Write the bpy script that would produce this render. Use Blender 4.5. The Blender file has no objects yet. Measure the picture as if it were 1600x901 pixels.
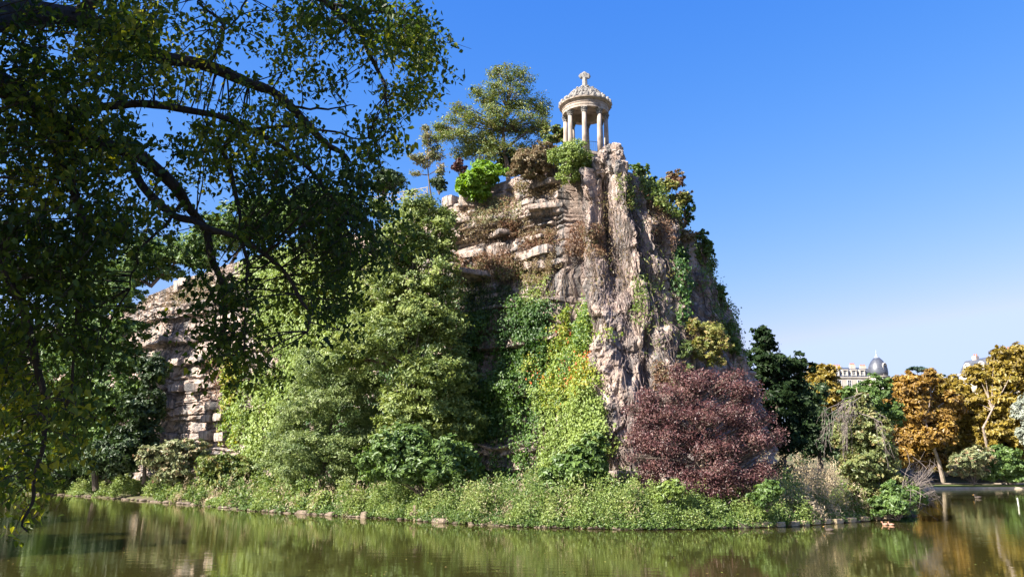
import bpy, math
import numpy as np
from math import radians, sin, cos, tan, pi, atan2, sqrt
C = bpy.context.scene
COL = C.collection

# ------------------------------------------------------------------ camera, sky, sun
F_PX = 1256.0                      # focal length in pixels of the 1600 px wide frame
PITCH = math.atan((735 - 450.5) / F_PX)
CAM = np.array([0.0, 0.0, 3.2])
cam = bpy.data.cameras.new('camera'); cam.sensor_width = 36.0; cam.lens = 36.0 * F_PX / 1600.0
cam.clip_start = 0.05; cam.clip_end = 9000.0
camo = bpy.data.objects.new('camera', cam); COL.objects.link(camo)
camo.location = CAM; camo.rotation_euler = (pi / 2 + PITCH, 0, 0)
C.camera = camo

SUN_EL = radians(38.0)
SUN_AZ = np.array([-0.866, -0.5])          # horizontal direction towards the sun: behind the left shoulder
W = bpy.data.worlds.new('World'); C.world = W; W.use_nodes = True
nt = W.node_tree; nt.nodes.clear()
sky = nt.nodes.new('ShaderNodeTexSky'); sky.sky_type = 'NISHITA'; sky.sun_disc = False
sky.sun_elevation = SUN_EL; sky.sun_rotation = atan2(SUN_AZ[0], SUN_AZ[1])
sky.altitude = 60; sky.air_density = 1.0; sky.dust_density = 1.5; sky.ozone_density = 1.2
bg = nt.nodes.new('ShaderNodeBackground'); bg.inputs[1].default_value = 0.086
wo = nt.nodes.new('ShaderNodeOutputWorld')
sc_ = nt.nodes.new('ShaderNodeSeparateColor'); cc_ = nt.nodes.new('ShaderNodeCombineColor'); nt.links.new(sky.outputs[0], sc_.inputs[0])
for ch_, (pw_, ga_) in enumerate(((1.95, 2.25), (1.0, 0.62), (0.3, 0.48))):      # the camera's colour response: one curve per channel for the whole sky
    m0 = nt.nodes.new('ShaderNodeMath'); m0.operation = 'MULTIPLY'; m0.inputs[1].default_value = 0.1; nt.links.new(sc_.outputs[ch_], m0.inputs[0])
    m1 = nt.nodes.new('ShaderNodeMath'); m1.operation = 'POWER'; m1.inputs[1].default_value = pw_; nt.links.new(m0.outputs[0], m1.inputs[0])
    m2 = nt.nodes.new('ShaderNodeMath'); m2.operation = 'MULTIPLY'; m2.inputs[1].default_value = ga_ * 10; nt.links.new(m1.outputs[0], m2.inputs[0])
    m3 = nt.nodes.new('ShaderNodeMath'); m3.operation = 'MINIMUM'; m3.inputs[1].default_value = (2.35, 2.9, 4.2)[ch_]; nt.links.new(m2.outputs[0], m3.inputs[0])
    nt.links.new(m3.outputs[0], cc_.inputs[ch_])
nt.links.new(cc_.outputs[0], bg.inputs[0]); nt.links.new(bg.outputs[0], wo.inputs[0])
sl = bpy.data.lights.new('sun', 'SUN'); sl.energy = 5.0; sl.angle = radians(0.5); sl.color = (1.0, 0.94, 0.84)
so = bpy.data.objects.new('sun', sl); COL.objects.link(so)
from mathutils import Vector
sdir = Vector((SUN_AZ[0] * cos(SUN_EL), SUN_AZ[1] * cos(SUN_EL), sin(SUN_EL)))
so.rotation_euler = sdir.to_track_quat('Z', 'Y').to_euler(); so.location = sdir * 200
C.view_settings.view_transform = 'Standard'; C.view_settings.look = 'None'
C.view_settings.exposure = 1.72; C.view_settings.gamma = 1.0
C.cycles.max_bounces = 6; C.cycles.diffuse_bounces = 2; C.cycles.glossy_bounces = 3
C.cycles.transmission_bounces = 3; C.cycles.transparent_max_bounces = 4

# ------------------------------------------------------------------ projection helpers
cp, sp_ = cos(PITCH), sin(PITCH)
def P(px, py, Y):
    dx = (px - 800) / F_PX; dy = (450.5 - py) / F_PX
    t = Y / (cp - sp_ * dy)
    return CAM + t * np.array([dx, cp - sp_ * dy, sp_ + cp * dy])
def MPP(py, Y):                              # metres per photo pixel at that place
    return Y / (cp - sp_ * (450.5 - py) / F_PX) / F_PX
def on_z(px, py, z=0.0):                     # where the sight line meets a level plane
    dx = (px - 800) / F_PX; dy = (450.5 - py) / F_PX
    d = np.array([dx, cp - sp_ * dy, sp_ + cp * dy]); return CAM + d * (z - CAM[2]) / d[2]
def proj(V):
    d = V - CAM; zc = d[..., 1] * cp + d[..., 2] * sp_; yc = d[..., 2] * cp - d[..., 1] * sp_
    return 800 + F_PX * d[..., 0] / zc, 450.5 - F_PX * yc / zc
def x_at(px, Y, z):                          # x of a point with depth Y, height z seen in column px
    zc = Y * cp + (z - CAM[2]) * sp_; return (px - 800) / F_PX * zc

def inpoly(px, py, poly):
    r = np.zeros(px.shape, bool); n = len(poly)
    for i in range(n):
        x0, y0 = poly[i]; x1, y1 = poly[(i + 1) % n]
        c = ((y0 > py) != (y1 > py)) & (px < (x1 - x0) * (py - y0) / (y1 - y0 + 1e-12) + x0)
        r ^= c
    return r
def sdpoly(x, y, poly):                      # signed distance, positive inside
    d = np.full(x.shape, 1e9); n = len(poly)
    for i in range(n):
        ax, ay = poly[i][:2]; bx, by = poly[(i + 1) % n][:2]
        ex, ey = bx - ax, by - ay
        t = np.clip(((x - ax) * ex + (y - ay) * ey) / (ex * ex + ey * ey + 1e-12), 0, 1)
        d = np.minimum(d, np.hypot(x - ax - t * ex, y - ay - t * ey))
    return np.where(inpoly(x, y, poly), d, -d)

def _h(ix, iy, iz, seed):
    n = (ix.astype(np.int64) * 374761393 + iy.astype(np.int64) * 668265263 + iz.astype(np.int64) * 2147483647 + seed * 974711)
    n = (n ^ (n >> 13)) * 1274126177; n = n & 0x7fffffff; n = (n ^ (n >> 16)) * 2246822519; n = n & 0x7fffffff
    n = n ^ (n >> 13)
    return (n % 100003) / 100003.0
def noise(x, y, z=0.0, seed=0):
    x, y, z = np.broadcast_arrays(np.asarray(x, float), np.asarray(y, float), np.asarray(z, float))
    ix, iy, iz = np.floor(x), np.floor(y), np.floor(z)
    fx, fy, fz = x - ix, y - iy, z - iz
    fx, fy, fz = [f * f * (3 - 2 * f) for f in (fx, fy, fz)]
    r = 0
    for a in (0, 1):
        for b in (0, 1):
            for c in (0, 1):
                r = r + _h(ix + a, iy + b, iz + c, seed) * (fx if a else 1 - fx) * (fy if b else 1 - fy) * (fz if c else 1 - fz)
    return r * 2 - 1
def worley(x, y, seed=0):
    """cell offset, in-cell plane tilt and distance to the nearest crack"""
    x = np.asarray(x, float); y = np.asarray(y, float); ix, iy = np.floor(x), np.floor(y); z = ix * 0
    f1 = np.full(x.shape, 9.0); f2 = f1.copy(); off = x * 0; tl = x * 0
    for a in (-1, 0, 1):
        for b in (-1, 0, 1):
            cx, cy = ix + a, iy + b; px = cx + _h(cx, cy, z, seed); py = cy + _h(cx, cy, z, seed + 1)
            d = np.hypot(x - px, y - py); m = d < f1
            f2 = np.where(m, f1, np.minimum(f2, d)); f1 = np.where(m, d, f1)
            off = np.where(m, _h(cx, cy, z, seed + 2) - .5, off)
            tl = np.where(m, (x - px) * (_h(cx, cy, z, seed + 3) - .5) + (y - py) * (_h(cx, cy, z, seed + 4) - .5), tl)
    return off, tl, f2 - f1
def fbm(x, y, z=0.0, seed=0, oct=4):
    r = 0; a = 1.0; s = 0
    for i in range(oct):
        k = 2 ** i; r = r + a * noise(np.asarray(x) * k, np.asarray(y) * k, np.asarray(z) * k, seed + i); s += a; a *= 0.5
    return r / s
def nrm(v): return v / (np.linalg.norm(v, axis=-1, keepdims=True) + 1e-12)

# ------------------------------------------------------------------ materials
def _mat(name):
    m = bpy.data.materials.new(name); m.use_nodes = True; t = m.node_tree; t.nodes.clear()
    o = t.nodes.new('ShaderNodeOutputMaterial'); return m, t, o
def ramp(t, stops):
    r = t.nodes.new('ShaderNodeValToRGB'); e = r.color_ramp.elements
    while len(e) < len(stops): e.new(0.5)
    for k, (p, c) in enumerate(stops): e[k].position = p; e[k].color = (*c, 1)
    return r
def leaf_mat(name, cols, trans=0.3, gloss=0.03, rough=0.5):
    m, t, o = _mat(name)
    at = t.nodes.new('ShaderNodeAttribute'); at.attribute_name = 'tint'
    gn = 1.0 if name in ('overhang_leaf', 'dark_leaf', 'shaded_chestnut_leaf', 'dark_ivy_leaf') else 1.3  # foliage taken as sunlit gets brighter leaf colour, shaded kinds stay dark
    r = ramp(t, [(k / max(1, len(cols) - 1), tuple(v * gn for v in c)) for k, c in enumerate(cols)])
    d = t.nodes.new('ShaderNodeBsdfDiffuse'); tr = t.nodes.new('ShaderNodeBsdfTranslucent'); g = t.nodes.new('ShaderNodeBsdfGlossy')
    g.inputs['Roughness'].default_value = rough; g.inputs['Color'].default_value = (1, 1, 1, 1)
    hv = t.nodes.new('ShaderNodeHueSaturation'); hv.inputs['Hue'].default_value = 0.485; hv.inputs['Saturation'].default_value = 1.1; hv.inputs['Value'].default_value = 1.5
    m1 = t.nodes.new('ShaderNodeMixShader'); m1.inputs[0].default_value = trans
    m2 = t.nodes.new('ShaderNodeMixShader'); m2.inputs[0].default_value = gloss
    L = t.links.new
    L(at.outputs['Fac'], r.inputs[0]); L(r.outputs[0], d.inputs[0]); L(r.outputs[0], hv.inputs['Color']); L(hv.outputs[0], tr.inputs[0])
    L(d.outputs[0], m1.inputs[1]); L(tr.outputs[0], m1.inputs[2]); L(m1.outputs[0], m2.inputs[1]); L(g.outputs[0], m2.inputs[2])
    L(m2.outputs[0], o.inputs[0]); return m
def noisy(name, stops, scale=3.0, rough=0.85, bump=0.3, detail=6, stretch=(1, 1, 1), spec=0.3, bscale=None, metallic=0.0):
    m, t, o = _mat(name); L = t.links.new
    tc = t.nodes.new('ShaderNodeTexCoord'); mp = t.nodes.new('ShaderNodeMapping'); mp.inputs['Scale'].default_value = stretch
    n = t.nodes.new('ShaderNodeTexNoise'); n.inputs['Scale'].default_value = scale; n.inputs['Detail'].default_value = detail
    r = ramp(t, stops); b = t.nodes.new('ShaderNodeBsdfPrincipled')
    b.inputs['Roughness'].default_value = rough; b.inputs['Specular IOR Level'].default_value = spec; b.inputs['Metallic'].default_value = metallic
    L(tc.outputs['Object'], mp.inputs[0]); L(mp.outputs[0], n.inputs['Vector']); L(n.outputs['Fac'], r.inputs[0]); L(r.outputs[0], b.inputs['Base Color'])
    if bump:
        n2 = t.nodes.new('ShaderNodeTexNoise'); n2.inputs['Scale'].default_value = bscale or scale * 4; n2.inputs['Detail'].default_value = 6
        L(mp.outputs[0], n2.inputs['Vector'])
        bp = t.nodes.new('ShaderNodeBump'); bp.inputs['Strength'].default_value = bump; bp.inputs['Distance'].default_value = 0.05
        L(n2.outputs['Fac'], bp.inputs['Height']); L(bp.outputs[0], b.inputs['Normal'])
    L(b.outputs[0], o.inputs[0]); return m

def rock_mat():
    m, t, o = _mat('cliff_rock'); L = t.links.new; N = t.nodes.new
    tc = N('ShaderNodeTexCoord'); ms = []
    def nz(scale, st, det=6, ro=0.6):
        mp = N('ShaderNodeMapping'); mp.inputs['Scale'].default_value = st; L(tc.outputs['Object'], mp.inputs[0])
        n = N('ShaderNodeTexNoise'); n.inputs['Scale'].default_value = scale; n.inputs['Detail'].default_value = det; n.inputs['Roughness'].default_value = ro
        L(mp.outputs[0], n.inputs['Vector']); return n
    base = nz(0.55, (1, 1, 1.6), 8, 0.7)
    r1 = ramp(t, [(0.28, (0.18, 0.13, 0.108)), (0.42, (0.38, 0.285, 0.235)), (0.55, (0.52, 0.405, 0.34)), (0.72, (0.64, 0.545, 0.48))])
    L(base.outputs['Fac'], r1.inputs[0])
    streak = nz(0.9, (1.3, 1.3, 0.16), 7, 0.65)              # grey run-off stains
    r2 = ramp(t, [(0.46, (0, 0, 0)), (0.56, (1, 1, 1))]); L(streak.outputs['Fac'], r2.inputs[0])
    mx = N('ShaderNodeMix'); mx.data_type = 'RGBA'; L(r2.outputs[0], mx.inputs['Factor']); L(r1.outputs[0], mx.inputs['A'])
    mx.inputs['B'].default_value = (0.155, 0.145, 0.142, 1)
    pale = nz(1.6, (1, 1, 0.8), 8, 0.7); r3 = ramp(t, [(0.56, (0, 0, 0)), (0.68, (0.75, 0.75, 0.75))]); L(pale.outputs['Fac'], r3.inputs[0])
    mx2 = N('ShaderNodeMix'); mx2.data_type = 'RGBA'; L(r3.outputs[0], mx2.inputs['Factor']); L(mx.outputs['Result'], mx2.inputs['A'])
    mx2.inputs['B'].default_value = (0.60, 0.53, 0.47, 1)
    at = N('ShaderNodeAttribute'); at.attribute_name = 'lichen'
    mx3 = N('ShaderNodeMix'); mx3.data_type = 'RGBA'; L(at.outputs['Fac'], mx3.inputs['Factor']); L(mx2.outputs['Result'], mx3.inputs['A'])
    mx3.inputs['B'].default_value = (0.25, 0.185, 0.15, 1)
    pit = nz(4.2, (1, 1, 0.8), 9, 0.72); r5 = ramp(t, [(0.34, (1, 1, 1)), (0.44, (0, 0, 0))]); L(pit.outputs['Fac'], r5.inputs[0])  # dark mottles paint the shade of small voids along with dirt
    mx4 = N('ShaderNodeMix'); mx4.data_type = 'RGBA'; L(r5.outputs[0], mx4.inputs['Factor']); L(mx3.outputs['Result'], mx4.inputs['A'])
    mx4.inputs['B'].default_value = (0.105, 0.075, 0.062, 1); mx3 = mx4
    b = N('ShaderNodeBsdfPrincipled'); b.inputs['Roughness'].default_value = 0.92; b.inputs['Specular IOR Level'].default_value = 0.15
    L(mx3.outputs['Result'], b.inputs['Base Color'])
    n2 = nz(2.6, (1, 1, 1.3), 10, 0.75); bp = N('ShaderNodeBump'); bp.inputs['Strength'].default_value = 0.9; bp.inputs['Distance'].default_value = 0.35
    L(n2.outputs['Fac'], bp.inputs['Height']); L(bp.outputs[0], b.inputs['Normal']); L(b.outputs[0], o.inputs[0]); return m

def water_mat():
    m, t, o = _mat('lake_water'); L = t.links.new; N = t.nodes.new
    tc = N('ShaderNodeTexCoord')
    mp = N('ShaderNodeMapping'); mp.inputs['Scale'].default_value = (0.55, 1.0, 1); L(tc.outputs['Object'], mp.inputs[0])
    n1 = N('ShaderNodeTexNoise'); n1.inputs['Scale'].default_value = 1.7; n1.inputs['Detail'].default_value = 4; L(mp.outputs[0], n1.inputs['Vector'])
    n0 = N('ShaderNodeTexNoise'); n0.inputs['Scale'].default_value = 0.06; n0.inputs['Detail'].default_value = 2; L(tc.outputs['Object'], n0.inputs['Vector'])
    r0 = ramp(t, [(0.38, (0.25, 0.25, 0.25)), (0.62, (1, 1, 1))]); L(n0.outputs['Fac'], r0.inputs[0])
    mu = N('ShaderNodeMath'); mu.operation = 'MULTIPLY'; L(n1.outputs['Fac'], mu.inputs[0]); L(r0.outputs[0], mu.inputs[1])
    bp = N('ShaderNodeBump'); bp.inputs['Strength'].default_value = 1.0; bp.inputs['Distance'].default_value = 0.010; L(mu.outputs[0], bp.inputs['Height'])
    g = N('ShaderNodeBsdfGlossy'); g.inputs['Roughness'].default_value = 0.03; g.inputs['Color'].default_value = (0.93, 0.93, 0.83, 1); L(bp.outputs[0], g.inputs['Normal'])
    d = N('ShaderNodeBsdfDiffuse'); d.inputs['Color'].default_value = (0.037, 0.034, 0.009, 1)
    fr = N('ShaderNodeFresnel'); fr.inputs['IOR'].default_value = 1.62; L(bp.outputs[0], fr.inputs['Normal'])
    mx = N('ShaderNodeMixShader'); L(fr.outputs[0], mx.inputs[0]); L(d.outputs[0], mx.inputs[1]); L(g.outputs[0], mx.inputs[2])
    L(mx.outputs[0], o.inputs[0]); return m

M = {}
M['rock'] = rock_mat()
M['water'] = water_mat()
M['soil'] = noisy('bank_soil', [(0.3, (0.05, 0.045, 0.025)), (0.5, (0.10, 0.085, 0.045)), (0.7, (0.09, 0.11, 0.04))], 0.6, 0.95, 0.5)
M['lawn'] = noisy('lawn_grass', [(0.3, (0.10, 0.14, 0.035)), (0.7, (0.17, 0.20, 0.06))], 1.2, 0.95, 0.5)
M['path'] = noisy('sandy_path', [(0.3, (0.38, 0.30, 0.23)), (0.7, (0.5, 0.42, 0.34))], 1.2, 0.95, 0.2)
M['bark_dark'] = noisy('bark_dark', [(0.3, (0.018, 0.014, 0.011)), (0.7, (0.05, 0.04, 0.032))], 9, 0.95, 0.6, stretch=(1, 1, 0.3))
M['bark'] = noisy('bark_brown', [(0.3, (0.06, 0.045, 0.035)), (0.7, (0.16, 0.125, 0.10))], 6, 0.95, 0.6, stretch=(1, 1, 0.3))
M['bark_pale'] = noisy('bark_pale', [(0.3, (0.20, 0.15, 0.12)), (0.7, (0.42, 0.34, 0.28))], 4, 0.95, 0.5, stretch=(1, 1, 0.3))
M['dead_twig'] = noisy('dead_twig', [(0.3, (0.12, 0.095, 0.085)), (0.7, (0.24, 0.20, 0.18))], 5, 0.95, 0.2)
M['vine_twig'] = noisy('vine_twig', [(0.3, (0.15, 0.11, 0.10)), (0.7, (0.34, 0.26, 0.235))], 3, 0.95, 0.0)
M['limestone'] = noisy('temple_limestone', [(0.28, (0.15, 0.115, 0.092)), (0.5, (0.33, 0.265, 0.215)), (0.72, (0.43, 0.365, 0.305))], 2.2, 0.85, 0.3, stretch=(1, 1, 0.5))
M['dome_stone'] = noisy('dome_stone', [(0.3, (0.10, 0.092, 0.085)), (0.5, (0.24, 0.222, 0.204)), (0.7, (0.35, 0.325, 0.298))], 3.0, 0.9, 0.5)
M['masonry'] = noisy('masonry_stone', [(0.3, (0.26, 0.195, 0.165)), (0.7, (0.46, 0.375, 0.325))], 2.0, 0.92, 0.5)
M['edging'] = noisy('edging_stone', [(0.3, (0.16, 0.125, 0.08)), (0.7, (0.40, 0.31, 0.20))], 2.0, 0.9, 0.5)
M['wet_stone'] = noisy('shore_stone', [(0.3, (0.06, 0.045, 0.035)), (0.7, (0.21, 0.16, 0.12))], 1.3, 0.85, 0.4)
M['iron'] = noisy('dark_iron', [(0.3, (0.015, 0.016, 0.02)), (0.7, (0.03, 0.032, 0.04))], 5, 0.5, 0.0)
M['faux_wood'] = noisy('cement_rail', [(0.3, (0.21, 0.185, 0.16)), (0.7, (0.36, 0.32, 0.28))], 6, 0.9, 0.3)
M['rust'] = noisy('rusty_mesh', [(0.3, (0.16, 0.06, 0.03)), (0.7, (0.30, 0.13, 0.07))], 8, 0.9, 0.2)
M['slate'] = noisy('slate_roof', [(0.3, (0.045, 0.05, 0.065)), (0.7, (0.085, 0.092, 0.115))], 1.5, 0.42, 0.2, spec=0.6)
M['render'] = noisy('pale_facade', [(0.3, (0.36, 0.31, 0.26)), (0.7, (0.46, 0.41, 0.35))], 0.6, 0.9, 0.1)
M['trim'] = noisy('facade_trim', [(0.3, (0.39, 0.35, 0.30)), (0.7, (0.49, 0.44, 0.385))], 1.0, 0.9, 0.1)
M['zinc'] = noisy('zinc_sheet', [(0.3, (0.22, 0.25, 0.30)), (0.7, (0.33, 0.36, 0.42))], 2.0, 0.4, 0.1, spec=0.6)
M['glass'] = noisy('window_glass', [(0.3, (0.02, 0.025, 0.035)), (0.7, (0.05, 0.055, 0.07))], 2.0, 0.12, 0.0, spec=0.7)
M['frame'] = noisy('window_frame', [(0.3, (0.66, 0.64, 0.6)), (0.7, (0.78, 0.76, 0.72))], 3.0, 0.6, 0.0)
M['brick'] = noisy('chimney_brick', [(0.3, (0.45, 0.33, 0.26)), (0.7, (0.58, 0.46, 0.38))], 3.0, 0.9, 0.2)
M['pot'] = noisy('terracotta_pot', [(0.3, (0.42, 0.12, 0.06)), (0.7, (0.55, 0.19, 0.10))], 3.0, 0.85, 0.0)
M['awning'] = noisy('red_awning', [(0.3, (0.5, 0.04, 0.03)), (0.7, (0.6, 0.07, 0.05))], 3.0, 0.85, 0.0)
M['old_wood'] = noisy('grey_wood', [(0.3, (0.30, 0.30, 0.26)), (0.7, (0.48, 0.48, 0.43))], 6.0, 0.9, 0.3)
M['duck_pale'] = noisy('pale_feathers', [(0.3, (0.34, 0.17, 0.12)), (0.7, (0.46, 0.27, 0.21))], 9.0, 0.8, 0.1)
M['duck_dark'] = noisy('brown_feathers', [(0.3, (0.04, 0.03, 0.025)), (0.7, (0.12, 0.09, 0.07))], 9.0, 0.8, 0.1)
M['beak'] = noisy('beak', [(0.3, (0.5, 0.25, 0.05)), (0.7, (0.6, 0.32, 0.08))], 9.0, 0.6, 0.0)

LM = {
 'canopy': leaf_mat('overhang_leaf', [(0.014, 0.031, 0.008), (0.032, 0.060, 0.011), (0.075, 0.115, 0.016), (0.28, 0.27, 0.03)], 0.5, 0.012, 0.45),  # dark stops lowered to blacken the canopy's shade, yellow stop imitates sun sparkle
 'ash': leaf_mat('ash_leaf', [(0.064, 0.100, 0.024), (0.142, 0.184, 0.046), (0.215, 0.248, 0.070)], 0.3),
 'greygreen': leaf_mat('greygreen_leaf', [(0.070, 0.108, 0.032), (0.135, 0.178, 0.056), (0.20, 0.238, 0.085)], 0.3),
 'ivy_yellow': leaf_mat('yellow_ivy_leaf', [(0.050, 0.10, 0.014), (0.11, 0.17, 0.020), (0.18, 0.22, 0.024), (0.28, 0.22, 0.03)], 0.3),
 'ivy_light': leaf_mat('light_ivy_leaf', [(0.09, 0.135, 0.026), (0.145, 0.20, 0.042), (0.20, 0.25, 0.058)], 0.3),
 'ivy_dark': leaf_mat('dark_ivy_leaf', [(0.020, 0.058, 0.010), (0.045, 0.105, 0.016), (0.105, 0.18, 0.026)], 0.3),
 'red': leaf_mat('red_creeper_leaf', [(0.30, 0.05, 0.02), (0.45, 0.10, 0.03), (0.42, 0.20, 0.04)], 0.35),
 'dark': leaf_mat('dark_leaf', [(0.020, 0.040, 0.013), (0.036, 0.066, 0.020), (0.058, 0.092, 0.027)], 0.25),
 'darkblue': leaf_mat('shaded_chestnut_leaf', [(0.012, 0.026, 0.009), (0.020, 0.040, 0.012), (0.034, 0.056, 0.017)], 0.22, 0.01),  # leaf green darkened to carry the shadow of the cliff
 'mid': leaf_mat('mid_leaf', [(0.042, 0.080, 0.018), (0.072, 0.122, 0.026), (0.108, 0.165, 0.036)], 0.3),
 'olive': leaf_mat('olive_leaf', [(0.052, 0.085, 0.018), (0.092, 0.132, 0.026), (0.135, 0.165, 0.036), (0.17, 0.135, 0.04)], 0.28),
 'sage': leaf_mat('sage_leaf', [(0.085, 0.105, 0.045), (0.14, 0.16, 0.07), (0.19, 0.19, 0.085), (0.24, 0.15, 0.09)], 0.25),
 'bright': leaf_mat('bright_bush_leaf', [(0.075, 0.15, 0.012), (0.125, 0.225, 0.018), (0.17, 0.27, 0.026)], 0.3),
 'dry': leaf_mat('dry_leaf', [(0.10, 0.072, 0.036), (0.165, 0.118, 0.062), (0.22, 0.168, 0.098), (0.115, 0.125, 0.04)], 0.25),
 'plum': leaf_mat('plum_leaf', [(0.030, 0.011, 0.010), (0.070, 0.025, 0.026), (0.118, 0.047, 0.045), (0.18, 0.105, 0.083)], 0.22, 0.04, 0.5),
 'orange': leaf_mat('orange_leaf', [(0.085, 0.052, 0.012), (0.165, 0.094, 0.016), (0.235, 0.138, 0.022), (0.27, 0.185, 0.038)], 0.3),
 'golden': leaf_mat('golden_leaf', [(0.085, 0.064, 0.011), (0.16, 0.115, 0.015), (0.235, 0.172, 0.022), (0.19, 0.16, 0.03)], 0.3),
 'yellowtree': leaf_mat('yellowing_leaf', [(0.08, 0.11, 0.024), (0.15, 0.165, 0.035), (0.22, 0.21, 0.055), (0.25, 0.17, 0.07)], 0.3),
 'cedar': leaf_mat('cedar_needle', [(0.025, 0.05, 0.035), (0.045, 0.08, 0.055)], 0.1),
 'herb': leaf_mat('herb_leaf', [(0.050, 0.088, 0.018), (0.10, 0.15, 0.032), (0.155, 0.205, 0.048), (0.205, 0.225, 0.075)], 0.3),
 'plume': leaf_mat('seed_plume', [(0.22, 0.17, 0.10), (0.34, 0.27, 0.16), (0.42, 0.34, 0.23)], 0.3),
 'weep': leaf_mat('weeping_leaf', [(0.065, 0.088, 0.026), (0.115, 0.14, 0.042), (0.165, 0.18, 0.06), (0.19, 0.14, 0.055)], 0.28),
 'willow': leaf_mat('silver_leaf', [(0.16, 0.18, 0.14), (0.23, 0.25, 0.20), (0.30, 0.31, 0.26)], 0.25),
 'dryred': leaf_mat('dry_red_leaf', [(0.115, 0.058, 0.036), (0.17, 0.095, 0.056), (0.19, 0.135, 0.078), (0.105, 0.115, 0.04)], 0.25),
}

# ------------------------------------------------------------------ object helpers
def mesh_np(name, V, Fq, mat, parent=None, tint=None, smooth=False, attr='tint', tri=None):
    me = bpy.data.meshes.new(name); V = np.ascontiguousarray(V, dtype=np.float32)
    Fq = np.asarray(Fq, dtype=np.int32).reshape(-1, 4) if Fq is not None and len(Fq) else np.zeros((0, 4), np.int32)
    T = np.asarray(tri, dtype=np.int32).reshape(-1, 3) if tri is not None and len(tri) else np.zeros((0, 3), np.int32)
    me.vertices.add(len(V)); me.vertices.foreach_set('co', V.ravel())
    nl = Fq.size + T.size; me.loops.add(nl)
    me.loops.foreach_set('vertex_index', np.concatenate([Fq.ravel(), T.ravel()]))
    st = np.concatenate([np.arange(len(Fq)) * 4, Fq.size + np.arange(len(T)) * 3]).astype(np.int32)
    me.polygons.add(len(st)); me.polygons.foreach_set('loop_start', st)
    me.polygons.foreach_set('use_smooth', np.full(len(st), smooth))
    if tint is not None:
        a = me.attributes.new(attr, 'FLOAT', 'POINT'); a.data.foreach_set('value', np.ascontiguousarray(tint, dtype=np.float32))
    me.update(calc_edges=True); me.validate()
    me.materials.append(mat)
    o = bpy.data.objects.new(name, me); COL.objects.link(o)
    if parent is not None: o.parent = parent
    return o
def thing(name, label, cat, loc=(0, 0, 0), group=None):
    o = bpy.data.objects.new(name, None); COL.objects.link(o); o.location = loc; o.empty_display_size = 0.2
    tag(o, label, cat, group); return o
def tag(o, label=None, cat=None, group=None, kind=None):
    if label: o['label'] = label
    if cat: o['category'] = cat
    if group: o['group'] = group
    if kind: o['kind'] = kind
    return o

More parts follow.
